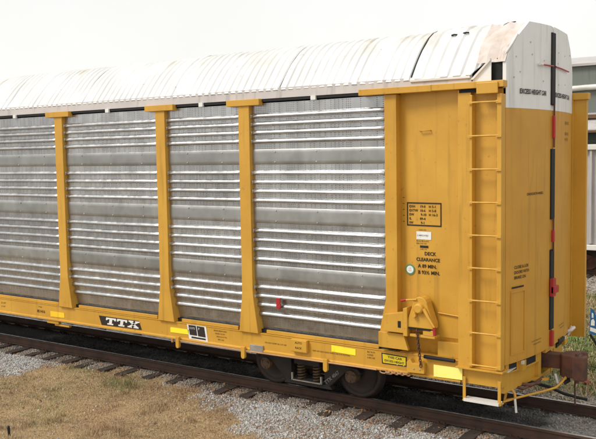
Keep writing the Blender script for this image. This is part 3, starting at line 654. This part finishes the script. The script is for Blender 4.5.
# ------------------------------------------------------------------ roof
RP = [(-1.468,5.155),(-1.44,5.20),(-1.38,5.275),(-1.29,5.385),(-1.19,5.50),(-1.08,5.62),(-0.96,5.725),(-0.83,5.83),(-0.68,5.915),(-0.5,5.97),(-0.25,5.995),(0,6.0)]
RP = RP + [(-a, b) for a, b in RP[-2::-1]]
RN = []
for i in range(len(RP)):
    a = RP[max(0,i-1)]; b = RP[min(len(RP)-1,i+1)]; d = Vector((b[0]-a[0], b[1]-a[1])).normalized(); RN.append((-d.y, d.x))
def roof_sheet(x0, x1, pitch, depth, lift, seed, ragged=0.0):
    k = max(1, round((x1-x0)/pitch)); xs_ = []
    for j in range(k):
        a = x0 + (x1-x0)*j/k; p = (x1-x0)/k
        xs_ += [(a, 0), (a+0.22*p, 0), (a+0.34*p, 1), (a+0.86*p, 1)]
    xs_.append((x1, 0)); vs = []; n = len(xs_)
    for i, (y, z) in enumerate(RP):
        for x, h in xs_:
            o = depth*h*(0.75+0.5*noise.noise(Vector((x*3.1, y*0.8, 5)))) + lift + 0.02*noise.noise(Vector((x*1.3+seed, y*2.2, seed)))*min(1, i/3)
            vs.append((x, y + RN[i][0]*o, z + RN[i][1]*o + (0.012*noise.noise(Vector((x*0.9, y, 3))) if 0 < i < len(RP)-1 else 0)))
    fs = [(i*n+j, i*n+j+1, (i+1)*n+j+1, (i+1)*n+j) for i in range(len(RP)-1) for j in range(n-1)]
    # thickness lip along the lower edges
    b = MB().add(vs, fs)
    for j in range(0, n-1):
        for i in (0,):
            q0, q1 = vs[j], vs[j+1]; b.add([q0, q1, (q1[0], q1[1]+0.03, q1[2]-0.008), (q0[0], q0[1]+0.03, q0[2]-0.008)], [(0,3,2,1)])
    return b
xe = -1.425; k = 0
while xe > X0 + 0.5:
    xb = max(xe - 2.4, X0 + 0.1)
    obj('roof_sheet', roof_sheet(xb+0.004, xe-0.004, 0.15, 0.02, 0.004*(k % 2), k), 'roof', car); xe = xb; k += 1
last = roof_sheet(-1.40, -0.20, 0.2, 0.03, 0.018, 77)      # its lower corner is cut back on the slant
last.v = [((min(x, -0.20 - 0.27*max(0.0, min(1.0, (5.46-z)/0.28)) - (0.05*max(0.0, (z-5.7)/0.25))) if y < 0 else x), y, z) for x, y, z in last.v]
obj('roof_sheet', last, 'roof', car)
obj('roof_inner_skin', MB().add([(x, y*0.985, z-0.03) for y, z in RP for x in (X0+0.1, -0.5)], [(2*i, 2*i+1, 2*i+3, 2*i+2) for i in range(len(RP)-1)]), 'black', car)
# black seam strap, rivet dashes, edge angle, torn corner
sm_ = MB(); 
sm_.add([(x, y + RN[i][0]*0.026, z + RN[i][1]*0.026) for i, (y, z) in enumerate(RP) for x in (-1.424, -1.40)], [(2*i, 2*i+1, 2*i+3, 2*i+2) for i in range(1, len(RP)-2)])
obj('seam_strap', sm_, 'black', car)
obj('eave_angle', MB().prism([(-1.50,5.135),(-1.44,5.135),(-1.44,5.20),(-1.47,5.20),(-1.50,5.165)], 'x', -1.42, -0.48), 'tread', car, 0.004)
gp = MB().prism([(-0.46,5.075),(-0.175,5.075),(-0.175,5.345),(-0.20,5.35),(-0.44,5.12)], 'y', -1.47, -1.452); obj('corner_gusset', gp, 'white', car, 0.003)
obj('gusset_flange', MB().prism([(-0.47,5.11),(-0.43,5.11),(-0.18,5.355),(-0.18,5.39)], 'y', -1.50, -1.44), 'tread', car)
obj('corner_gap', MB().prism([(-1.41,5.06),(-1.41,5.2),(-1.32,5.28),(-1.2,5.38),(0,5.38),(0,5.06)], 'x', -0.6, -0.19).prism([(-1.40,5.06),(-1.40,5.35),(-1.36,5.40),(0,5.40),(0,5.06)], 'x', -0.189, -0.012), 'black', car)
# rolled, torn edge of the last sheet
te = MB()
pts = []
for i, (y, z) in enumerate(RP[6:11]):
    pts.append((-0.21 - 0.06*max(0, (z-5.7)/0.25) + 0.02*math.sin(i*2.1), y + RN[i+6][0]*(0.045+0.015*math.sin(i*1.7)), z + RN[i+6][1]*(0.045+0.015*math.sin(i*1.7))))
te.tube(pts, [0.008+0.005*math.sin(i*2.3) for i in range(len(pts))], 6); obj('torn_edge', te, 'black', car)
for y0, x0 in ((-0.86,-0.98),(-0.84,-0.80)):
    z0 = float(np.interp(y0, [a for a, _ in RP[:12]], [b for _, b in RP[:12]])); obj('roof_slit', MB().tube([(x0-0.045,y0-0.02,z0+0.04),(x0,y0-0.03,z0+0.045),(x0+0.045,y0-0.02,z0+0.04)], 0.014, 6), 'black', car)
# ------------------------------------------------------------------ end of the car: cap, radial doors
def dX(y): return 0.225 - (0.195 if y < 0 else 0.115)*(abs(y)/1.42)**2.1     # the far leaf stands a little proud
CP = [(-1.44,4.72),(-1.44,5.30),(-1.38,5.45),(-1.16,5.71),(-0.86,5.935),(0,5.955)]
CPf = CP + [(-a, b) for a, b in CP[-2::-1]]
def top_z(y): return float(np.interp(y, [a for a, _ in CPf[1:-1]], [b for _, b in CPf[1:-1]]))
ys_ = sorted(set([round(-1.43 + 2.86*k/44, 4) for k in range(45)] + [-1.38,-1.16,-0.86,0.86,1.16,1.38]))
def door_sheet(ya, yb, zb, zt_f, off=0.0, nz=1):
    yy = [ya] + [q for q in ys_ if ya+0.005 < q < yb-0.005] + [yb]; vs = []
    for k in range(nz+1):
        for y in yy:
            zt_ = zt_f(y); z = zb + (zt_-zb)*k/nz; vs.append((dX(y)+off + 0.006*noise.noise(Vector((0.3, y*1.6, z*0.8))), y, z))
    n = len(yy); fs = [(k*n+j, k*n+j+1, (k+1)*n+j+1, (k+1)*n+j) for k in range(nz) for j in range(n-1)]
    # returned edges give the sheet thickness
    m_ = MB().add(vs, fs, True)
    for j in range(n-1):
        a, b = vs[j], vs[j+1]; m_.add([a, b, (b[0]-0.05,b[1],b[2]), (a[0]-0.05,a[1],a[2])], [(3,2,1,0)])
        a, b = vs[nz*n+j], vs[nz*n+j+1]; m_.add([a, b, (b[0]-0.05,b[1],b[2]), (a[0]-0.05,a[1],a[2])], [(0,1,2,3)])
    for s in (0, n-1):
        for k in range(nz):
            a, b = vs[k*n+s], vs[(k+1)*n+s]; m_.add([a, b, (b[0]-0.05,b[1],b[2]), (a[0]-0.05,a[1],a[2])], [(0,1,2,3)])
    return m_
def end_map(mb, off):      # (y, _, z) given as side text -> on the curved door
    mb.v = [(dX(x)+off, x, z) for x, _, z in mb.v]; return mb
def esub(mb, pts, nseg=6):  # flat quad in (y,z) cut into strips so that it follows the curve
    (y0, z0), (y1, z1) = pts
    for k in range(nseg):
        a = y0+(y1-y0)*k/nseg; b = y0+(y1-y0)*(k+1)/nseg; mb.add([(a,0,z0),(b,0,z0),(b,0,z1),(a,0,z1)], [(0,1,2,3)])
    return mb
for s in (-1, 1):
    ya, yb = (-1.43, -0.045) if s < 0 else (0.045, 1.43)
    d = obj('end_door', door_sheet(ya, yb, 1.06, lambda y: 4.698, 0, 14), 'door', car)
    d['label'] = 'yellow curved end door leaf beside the ladder' if s < 0 else 'yellow curved end door leaf on the far side'
    obj('white_top_panel', door_sheet(ya, yb, 4.70, top_z, 0.0, 6), 'white', d)
    em = lambda b: end_map(b, 0.009)
    L2 = [line('EXCESS HEIGHT CAR', 0.095, -1.12 if s < 0 else 0.12, 4.91, 0.003, 'LEFT', 0.93 if s < 0 else 1.05),
          line('DO NOT OPEN DOORS', 0.03, -0.75 if s < 0 else 0.42, 1.27 if s < 0 else 1.30), line('WHILE IN MOTION', 0.03, -0.70 if s < 0 else 0.5, 1.22 if s < 0 else 1.25)]
    if s < 0: L2 += [line(q, 0.062, -1.24, 2.42-0.075*k, 0.001) for k, q in enumerate(('CLOSE & LOK', 'DOORS WITH', 'BRAKE ON'))] + [line('CHOCK BOTH WHEELS', 0.05, -0.92, 3.455, 0.001)]
    else: L2 += [line('EW 10-0', 0.08, 0.72, 4.50), line('IW 9-10', 0.08, 0.72, 4.33), line('H 19-0', 0.08, 0.72, 4.24)]
    for q in L2: stencil([q], 0, 'ink', d, em)
    # raised frame on the near leaf
    if s < 0:
        fm = MB()
        for (y0, z0, y1, z1) in ((-1.32,1.2,-1.29,2.08),(-0.98,1.2,-0.95,2.08)): fm.box(dX(y0)+0.002, dX(y0)+0.016, y0, y1, z0, z1)
        fm.prism([(dX(-1.32)+0.002,-1.32),(dX(-1.32)+0.016,-1.32),(dX(-0.95)+0.016,-0.95),(dX(-0.95)+0.002,-0.95)], 'z', 2.08, 2.105)
        fm.prism([(dX(-1.32)+0.002,-1.32),(dX(-1.32)+0.012,-1.32),(dX(-0.95)+0.012,-0.95),(dX(-0.95)+0.002,-0.95)], 'z', 1.18, 1.20)
        obj('raised_frame', fm, 'door', d)
        esl = MB(); esub(esl, ((-1.30,2.14),(-1.0,2.165)), 3); obj('slot', end_map(esl, 0.012), 'ink', d)
    rb = MB(); yy = [s*q for q in (0.35, 0.75, 1.05, 1.25)]
    for y in yy:
        for z in (5.15, 5.45, 5.62):
            y += rnd.uniform(-0.06, 0.06); z += rnd.uniform(-0.07, 0.07)
            if z < top_z(y) - 0.1 and rnd.random() < 0.7: rb.box(dX(y), dX(y)+0.009, y-0.009, y+0.009, z-0.009, z+0.009)
    obj('rivets', rb, 'fascia', d)
    obj('cross_bar', MB().tube([(dX(q)+0.03, q, 5.36 - 0.02*abs(q)) for q in ((-0.50,-0.3,-0.06) if s < 0 else (0.06,0.4,0.85))], 0.012, 6), 'red', d)
    if s < 0: obj('bar_knob', MB().tube([(dX(-0.5)+0.03,-0.62,5.35),(dX(-0.5)+0.03,-0.5,5.35)], 0.02, 6), 'tread', d)
# seal between the doors with red latches
X_ = 0.235
def seal(z0, z1): return obj('door_seal', MB().box(X_-0.05, X_+0.012, -0.085, 0.085, z0, z1), 'black', car, 0.004)
seal(4.78, 5.86); seal(3.05, 4.12); seal(1.95, 2.58); seal(1.34, 1.93)
def latch(z0, z1, name='door_latch'):
    b = obj(name, MB().box(X_, X_+0.045, -0.05, 0.005, z0+0.08, z1-0.1), 'red', car, 0.008)
    obj('latch_pin', MB().tube([(X_+0.03,-0.03,z0-0.06),(X_+0.03,-0.03,z1+0.08)], 0.014, 6), 'rust', b); return b
latch(4.2, 4.72); latch(2.62, 2.98)
obj('red_clamp', MB().box(X_,X_+0.06,-0.10,0.03,1.86,2.14).box(X_+0.02,X_+0.075,-0.10,0.13,1.91,2.02), 'red', car, 0.008)
obj('red_clamp', MB().box(X_-0.01,X_+0.04,-0.06,0.02,1.08,1.32), 'red', car, 0.008)
obj('seal_backing', MB().box(0.16, 0.212, -0.2, 0.2, 1.0, 4.699), 'door', car); obj('seal_backing', MB().box(0.16, 0.214, -0.2, 0.2, 4.701, 5.942), 'white', car)
# cap sheet between roof and end
cpv = []
CR = [(-1.43,5.34),(-1.38,5.45),(-1.28,5.57),(-1.16,5.71),(-0.86,5.935),(0,5.955)]; CR = CR + [(-a, b) for a, b in CR[-2::-1]]
cpm = MB()
xs_c = [-0.4, -0.26, -0.12, -0.02, 0.06]
for i, (y, z) in enumerate(CR):
    for j, x in enumerate(xs_c):
        q = 0.085*noise.noise(Vector((x*7, y*4.6, 1.7))); xx = x if j < len(xs_c)-1 else dX(y)-0.01
        cpm.v.append((xx, y*(1+q*0.3), z - 0.004 + (q if 0 < i < len(CR)-1 else 0)))
n = len(xs_c); cpm.f = [(i*n+j, i*n+j+1, (i+1)*n+j+1, (i+1)*n+j) for i in range(len(CR)-1) for j in range(n-1)]; cpm.sm = [False]*len(cpm.f)
obj('roof_cap_sheet', cpm, 'cap', car)
obj('cap_edge_strip', MB().tube([(dX(-1.4)-0.05,-1.42,5.37),(dX(-1.36)-0.03,-1.39,5.46),(dX(-1.2)-0.03,-1.27,5.60),(dX(-1.1)-0.02,-1.16,5.73)], 0.016, 6), 'tread', car)
# door return behind the ladder
obj('corner_post', MB().box(-0.06, 0.02, -1.43, -1.36, 0.98, 4.97), 'door', car)
# far corner post with red edging
fp = obj('far_corner_post', MB().box(0.10, 0.33, 1.50, 1.58, 0.93, 4.93).box(0.04, 0.12, 1.44, 1.56, 0.93, 4.93).box(-0.2, 0.1, 1.46, 1.56, 0.93, 5.0), 'yellow', car, 0.005)
obj('post_cap', MB().box(0.04, 0.36, 1.45, 1.61, 4.93, 5.04), 'yellow', car, 0.006)
obj('door_edge_trim', MB().box(0.03, 0.065, 1.432, 1.45, 1.06, 4.7), 'rust', car)
# end sill, shelf, slots
es = MB()
es.prism([(-0.62,-1.37),(-0.05,-1.37),(0.09,-0.6),(0.12,0),(0.09,0.6),(-0.05,1.37),(-0.62,1.37)], 'z', 1.0, 1.052)
obj('end_shelf', es, 'yellow', car, 0.006)
obj('end_sill', MB().prism([(-0.01,-1.36),(0.08,-0.55),(0.10,-0.26),(-0.1,-0.26),(-0.1,-1.36)], 'z', 0.62, 0.9), 'yellow', car, 0.006)
obj('end_sill', MB().prism([(0.0,1.36),(0.10,0.55),(0.10,0.26),(-0.1,0.26),(-0.1,1.36)], 'z', 0.62, 0.9), 'yellow', car, 0.006)
for (ya, yb) in ((-1.26,-1.08),(-0.86,-0.50),(0.50,0.86),(1.08,1.26)):
    xa_, xb_ = dX(ya)-0.045, dX(yb)-0.045
    obj('slot_shade', MB().prism([(xa_,ya),(xb_,yb),(xb_-0.05,yb),(xa_-0.05,ya)], 'z', 0.93, 1.035), 'black', car)  # dark boxes set on the face, painting the shade of recessed slots
obj('end_apron', MB().prism([(dX(-1.36)-0.05,-1.36)]+[(dX(y)-0.05,y) for y in (-1.0,-0.7,-0.35)]+[(0.0,-0.35),(-0.1,-1.36)], 'z', 0.901, 1.05), 'yellow', car)
obj('end_apron', MB().prism([(dX(-1.36)-0.05,1.36)]+[(dX(y)-0.05,-y) for y in (-1.0,-0.7,-0.35)]+[(0.0,0.35),(-0.1,1.36)], 'z', 0.901, 1.05), 'yellow', car)
for y in (-0.96, 0.96):
    obj('shelf_bracket', MB().box(0.0, dX(y)+0.01, y-0.07, y+0.07, 0.902, 1.045), 'yellow', car, 0.004)
    obj('bracket_edge', MB().box(dX(y)-0.02, dX(y)+0.014, y-0.075, y-0.02, 1.0, 1.048), 'tread', car)
obj('shelf_lip', MB().box(0.0,0.07,-1.42,-1.10,0.955,0.966), 'tread', car)
obj('striker', MB().box(0.02, 0.16, -0.34, -0.24, 0.60, 1.06).box(0.02, 0.16, 0.24, 0.34, 0.60, 1.06).box(0.02, 0.15, -0.239, 0.239, 0.58, 0.66), 'yellow', car, 0.008)
obj('lock_fitting', MB().tube([(0.2,0.42,1.05),(0.25,0.5,1.07),(0.24,0.6,1.09)], 0.028, 8).box(0.19,0.24,0.40,0.46,1.02,1.10), 'truck', car, 0.004)
obj('lock_fitting', MB().tube([(0.12,1.18,1.06),(0.2,1.18,1.10),(0.22,1.28,1.13)], 0.03, 8).tube([(0.14,1.2,1.0),(0.2,1.22,1.16)], 0.022, 8), 'tread', car)
# coupler
cpl = obj('coupler', MB().box(-0.1, 0.46, -0.10, 0.10, 0.755, 0.975), 'rust', car, 0.012)
hd = MB().prism([(0.40,-0.11),(0.46,-0.19),(0.62,-0.21),(0.70,-0.17),(0.72,0.02),(0.66,0.06),(0.66,0.12),(0.74,0.22),(0.68,0.25),(0.55,0.2),(0.42,0.11)], 'z', 0.66, 1.0)
obj('coupler_head', hd, 'rust', cpl, 0.018)
obj('knuckle', MB().prism([(0.63,-0.20),(0.77,-0.17),(0.80,-0.05),(0.77,0.04),(0.72,0.03),(0.71,-0.06),(0.62,-0.08)], 'z', 0.62, 0.985), 'rust', cpl, 0.02)
obj('knuckle_pin', MB().tube([(0.67,-0.13,0.58),(0.67,-0.13,1.03)], 0.028, 10), 'rust', cpl)
obj('coupler_lock', MB().tube([(0.52,-0.05,0.68),(0.53,-0.08,0.59),(0.47,-0.12,0.55)], 0.035, 8), 'truck', cpl)
obj('lift_rod', MB().tube([(0.575,0.1,0.71),(0.57,0.12,0.42),(0.575,0.12,0.16)], 0.013, 6), 'rust', cpl)
# uncoupling lever
ul = obj('uncoupling_lever', MB().tube([(-0.06,-1.25,0.47),(0.06,-1.02,0.49),(0.2,-0.75,0.50),(0.32,-0.58,0.52),(0.44,-0.42,0.55),(0.5,-0.3,0.62),(0.52,-0.15,0.68)], 0.018, 8), 'yellow', car)
obj('lever_hanger', MB().tube([(-0.1,-1.10,0.45),(-0.08,-1.10,0.56),(-0.02,-1.10,0.66),(-0.02,-1.10,0.74)], 0.02, 6).tube([(-0.02,-1.10,0.66),(0.05,-1.10,0.57),(0.06,-1.10,0.5)], 0.02, 6).tube([(-0.1,-1.10,0.45),(0.06,-1.10,0.50)], 0.016, 6), 'yellow', ul)
obj('lever_handle', MB().tube([(0.06,-1.12,0.50),(0.085,-1.13,0.30)], 0.018, 6), 'tread', ul)
obj('lever_handle', MB().tube([(0.36,-0.2,0.70),(0.40,-0.2,0.56)], 0.022, 6), 'tread', ul)
# air hose and end piping
obj('train_line_hose', MB().tube([(0.0,-0.55,0.63),(0.12,-0.5,0.6),(0.25,-0.1,0.45),(0.35,0.25,0.28),(0.5,0.45,0.19),(0.66,0.5,0.16)], 0.024, 8), 'black', car)
obj('end_piping', MB().tube([(-0.1,-1.0,0.66),(0.1,-0.9,0.6),(0.16,-0.6,0.6),(0.22,-0.35,0.66)], 0.022, 8).tube([(0.0,-0.8,0.63),(0.16,-0.75,0.63),(0.2,-0.45,0.6)], 0.028, 8), 'rust', car)
obj('angle_brace', MB().prism([(0.02,-0.75),(0.1,-0.5),(0.3,-0.35),(0.3,-0.3),(0.06,-0.4),(-0.02,-0.7)], 'z', 0.62, 0.66), 'yellow', car)

# ------------------------------------------------------------------ trucks
def truck(xc):
    tr = None
    for sy in (-1, 1):
        y0, y1 = (sy*0.93, sy*1.06)
        ya, yb = min(y0, y1), max(y0, y1)
        # arched side frame with window for the springs
        A = [(-1.06,0.50),(-0.98,0.56),(-0.78,0.57),(-0.5,0.68),(0.5,0.68),(0.78,0.57),(0.98,0.56),(1.06,0.50),(1.0,0.42),(0.74,0.42),(0.5,0.22),(0.38,0.15),(-0.38,0.15),(-0.5,0.22),(-0.74,0.42),(-1.0,0.42)]
        Wn = [(-0.3,0.22),(0.3,0.22),(0.3,0.56),(-0.3,0.56)]
        f = MB()
        f.prism([(xc+a, b) for a, b in [(-1.06,0.49),(-0.98,0.56),(-0.78,0.57),(-0.5,0.68),(0.5,0.68),(0.78,0.57),(0.98,0.56),(1.06,0.49),(1.0,0.44),(0.76,0.46),(0.48,0.565),(-0.48,0.565),(-0.76,0.46),(-1.0,0.44)]], 'y', ya, yb)
        for s in (-1, 1):
            f.prism([(xc+s*0.76,0.47),(xc+s*0.50,0.57),(xc+s*0.34,0.57),(xc+s*0.34,0.22),(xc+s*0.42,0.16)], 'y', ya+0.002, yb-0.002)
        f.prism([(xc-0.5,0.13),(xc+0.5,0.13),(xc+0.44,0.205),(xc-0.44,0.205)], 'y', ya-0.003, yb+0.003)
        sf = obj('side_frame', f, 'truck', car, 0.012)
        if sy < 0:
            for s in (-0.16, 0.0, 0.16):
                if s == 0: continue
                sp_ = MB(); sp_.tube([(xc+s+0.062*math.cos(a), -1.0+0.062*math.sin(a), 0.215+0.3*a/(2*math.pi*6)) for a in np.linspace(0, 2*math.pi*6, 72)], 0.017, 6)
                obj('spring', sp_, 'hubtan', sf)
            obj('spring_seat', MB().box(xc-0.3, xc+0.3, -1.1, -0.93, 0.206, 0.225).box(xc-0.31,xc-0.285,-1.1,-1.06,0.206,0.34).box(xc+0.285,xc+0.31,-1.1,-1.06,0.206,0.34), 'galv', sf)
            obj('bolster', MB().box(xc-0.26, xc+0.26, -1.09, 1.0, 0.50, 0.60), 'truck', sf, 0.01)
            t_ = MB(); v, ff = text_mesh('TTX 4067', 0.085, 0.002, 'LEFT')
            a = R(40); t_.add([(xc+0.38+q*math.cos(a)-u*math.sin(a), -1.066, 0.215+q*math.sin(a)+u*math.cos(a)) for q, u in v], ff); obj('frame_stencil', t_, 'hubtan2', sf)
    for s in (-1, 1):
        ax = xc + s*0.876
        wv = obj('wheelset', MB().tube([(ax,-1.1,0.42),(ax,1.1,0.42)], 0.075, 12), 'truck', car)
        for sy in (-1, 1):
            pr = [(0.075,-0.815),(0.12,-0.82),(0.15,-0.80),(0.28,-0.765),(0.345,-0.79),(0.36,-0.815),(0.417,-0.813),(0.42,-0.72),(0.448,-0.70),(0.448,-0.682),(0.36,-0.68),(0.2,-0.70),(0.075,-0.7)]
            wm = MB().lathe_y([(r, y) if sy < 0 else (r, -y) for r, y in pr], ax, 0.42, 40); wm.sm = [True]*len(wm.f)
            obj('wheel', wm, 'wheel', wv)
            cpv = MB().lathe_y([(r, y*(-sy)) for r, y in [(0,-1.11),(0.05,-1.11),(0.075,-1.10),(0.105,-1.09),(0.115,-1.04),(0.115,-0.95)]], ax, 0.42, 18)
            for j in range(3):
                aa = 2*math.pi*j/3 + 0.4; cx_, cz_ = ax+0.068*math.cos(aa), 0.42+0.068*math.sin(aa); yq = -sy*-1.12
                cpv.box(cx_-0.016, cx_+0.016, min(yq, yq*0.97), max(yq, yq*0.97), cz_-0.016, cz_+0.016)
            obj('bearing_cap', cpv, 'hubtan', wv)
truck(-3.62); truck(-23.6)

# ------------------------------------------------------------------ background on the right
hc = thing('hopper_railcar', 'pale grey ribbed hopper railcar on the far track at right edge', 'railcar', (-2, 17, 0))
hb_ = MB().box(-12.0, 7.0, 15.55, 18.45, 0.95, 4.1); obj('body', hb_, 'hopper', hc)
rbm = MB().prism([(-0.05,15.55),(0.05,15.55),(0.035,15.43),(-0.035,15.43)], 'z', 0.98, 4.08).mesh('body_rib'); rbm.materials.append(M['hopper'])
for k in range(38): obj('body_rib', rbm, None, hc, loc=(-11.8+0.5*k, 0, 0))
obj('top_rim', MB().box(-12.05, 7.05, 15.38, 15.6, 4.1, 4.28), 'tread', hc, 0.02)
obj('bottom_rim', MB().box(-12.05, 7.05, 15.40, 15.6, 0.76, 0.94), 'tread', hc, 0.02)
obj('underframe', MB().box(-11.5, 6.5, 16.0, 18.0, 0.5, 0.93), 'truck', hc)
for xc in (-10.0, -4.4, 5.0):
    for dx in (-0.85, 0.85):
        wm = MB().lathe_y([(0,16.1),(0.1,16.1),(0.36,16.2),(0.42,16.18),(0.42,16.29),(0.45,16.32),(0,16.33)], xc+dx, 0.42, 24); obj('wheel', wm, 'rust', hc)
    obj('side_frame', MB().prism([(xc-1.05,0.5),(xc-0.5,0.66),(xc+0.5,0.66),(xc+1.05,0.5),(xc+0.95,0.4),(xc+0.45,0.15),(xc-0.45,0.15),(xc-0.95,0.4)], 'y', 15.95, 16.08), 'rust', hc, 0.02)
bd = thing('warehouse', 'grey green metal sided warehouse behind the tracks at right', 'building', (-10, 34, -0.4))
wall_k = 0
for k in range(28):
    xw = -44 + 2.5*k
    obj('wall_panel', MB().box(xw+0.006, xw+2.494, 30.0, 30.2, 5.95, 8.3), 'bldg', bd, 0.02)
obj('lower_wall', MB().box(-44, 26, 30.05, 30.25, -0.5, 5.7), 'bldg', bd)
obj('roof', MB().prism([(29.8,8.3),(29.8,8.42),(36,9.4),(42,8.42),(42,8.3)], 'x', -44.3, 26.3), 'hopper', bd)
obj('back_wall', MB().box(-44, 26, 41.7, 41.9, -0.5, 8.3), 'bldg', bd); obj('end_wall', MB().box(-44.2, -44.01, 30, 41.9, -0.5, 8.3), 'bldg', bd); obj('end_wall', MB().box(26.01, 26.2, 30, 41.9, -0.5, 8.3), 'bldg', bd)
obj('gutter_pipe', MB().tube([(-44,29.85,7.1),(-9.0,29.85,7.12),(-8.0,29.85,7.2),(-7.4,29.85,7.22),(26,29.85,7.2)], 0.14, 10), 'tread', bd)
obj('ledge', MB().box(-44, 26, 29.8, 30.0, 5.86, 5.95), 'hopper', bd); obj('beam', MB().box(-44, 26, 29.75, 30.05, 5.68, 5.85), 'brownbeam', bd)
for k in range(46):
    xw = -44 + 1.5*k; obj('awning_sheet', MB().prism([(29.98,5.6),(29.98,5.66),(28.9,5.12),(28.9,5.06)], 'x', xw, xw+1.46), 'hopper', bd)
obj('awning_beam', MB().box(-44, 26, 28.86, 28.95, 4.95, 5.055), 'brownbeam', bd)
for k in range(4): obj('louvre', MB().box(-30, 20, 29.95, 30.04, 4.30+0.17*k, 4.40+0.17*k), 'greengrey', bd)

# little blue sign on a stake
sg = thing('stake_sign', 'small blue and white sign on a thin stake in the grass behind the coupler', 'sign', (-0.79, 6.5, -0.4))
SG = (0.16, 0, 0)
obj('sign_board', MB().prism([(-1.075,-0.10),(-1.05,0.50),(-0.98,0.46),(-0.78,-0.02),(-0.76,-0.14)], 'y', 6.49, 6.51), 'blue', sg, loc=SG)
obj('white_shape', MB().add([(a, 6.484, b) for a, b in [(-1.055,-0.03),(-0.90,-0.07),(-0.895,0.0),(-0.93,0.03),(-1.05,0.06), (-1.04,0.10),(-0.955,0.10),(-0.95,0.2),(-0.985,0.26),(-1.03,0.22), (-1.02,0.28),(-0.98,0.28),(-0.985,0.38),(-1.02,0.40)]], [(0,1,2,3,4),(5,6,7,8,9),(10,11,12,13)]), 'whiteink', sg, loc=SG)
obj('red_shape', MB().add([(a, 6.483, b) for a, b in [(-0.93,0.06),(-0.87,0.04),(-0.87,0.12),(-0.92,0.16)]], [(0,1,2,3)]), 'red', sg, loc=SG)
obj('bracket', MB().tube([(-1.06,6.52,-0.12),(-0.93,6.54,-0.32),(-0.90,6.55,-0.42)], 0.03, 6).tube([(-0.80,6.52,-0.14),(-0.9,6.54,-0.34)], 0.022, 6), 'black', sg, loc=SG)
pl = tag(obj('marker_stake', MB().tube([(-1.02,6.6,-0.5),(-1.03,6.6,0.75)], 0.012, 6), 'galv'), 'thin grey metal stake standing left of the blue sign', 'stake')
lit = MB(); lit.add([(-0.18,3.3,-0.36),(-0.08,3.22,-0.33),(-0.03,3.33,-0.35),(-0.12,3.40,-0.31)], [(0,1,2,3)]).add([(-0.18,3.3,-0.36),(-0.08,3.22,-0.33),(-0.06,3.27,-0.28)], [(0,1,2)])
tag(obj('litter_scrap', lit, 'red'), 'crumpled red litter scrap on the grass below the coupler', 'litter')
tag(obj('iron_stake', MB().tube([(-7.22,-4.45,-0.45),(-7.225,-4.46,-0.27),(-7.22,-4.455,-0.235)], [0.022,0.022,0.014], 8), 'black'), 'short dark iron stake in the dry grass at lower left', 'stake')
# a bush beyond the hopper
bs = thing('bush', 'green bush showing under the grey hopper railcar', 'bush', (-4.6, 21.5, -0.4))
n = 2600; th = rs.uniform(0, 2*np.pi, n); ph = np.arccos(rs.uniform(0, 1, n)); rr = rs.uniform(0.55, 1, n)**0.5 * (0.8 + 0.35*np.sin(th*3+1))
c = np.stack([-4.6 + 1.3*rr*np.sin(ph)*np.cos(th), 21.5 + 1.0*rr*np.sin(ph)*np.sin(th), -0.3 + 1.7*rr*np.cos(ph)], -1)
u = rs.normal(size=(n,3))*0.055; w_ = rs.normal(size=(n,3))*0.04
V = np.stack([c-u, c+w_, c+u, c-w_], 1).reshape(-1,3) ; F = np.arange(n)[:,None]*4+np.array([[0,1,2,3]])
cc = np.repeat(np.array([[0.06,0.11,0.03]])*rs.uniform(0.6,1.5,(n,1)), 4, 0)
fo = np_mesh('foliage', V, F, cc, bs); fo['kind'] = 'stuff'
stm = MB()
for k in range(5): stm.tube([(-4.6,21.5,-0.45),(-4.6+0.3*math.cos(k*1.3),21.5+0.3*math.sin(k*1.3),0.2),(-4.6+0.7*math.cos(k*1.3),21.5+0.6*math.sin(k*1.3),0.8)], [0.03,0.02,0.008], 6)
obj('stem', stm, 'tie', bs)
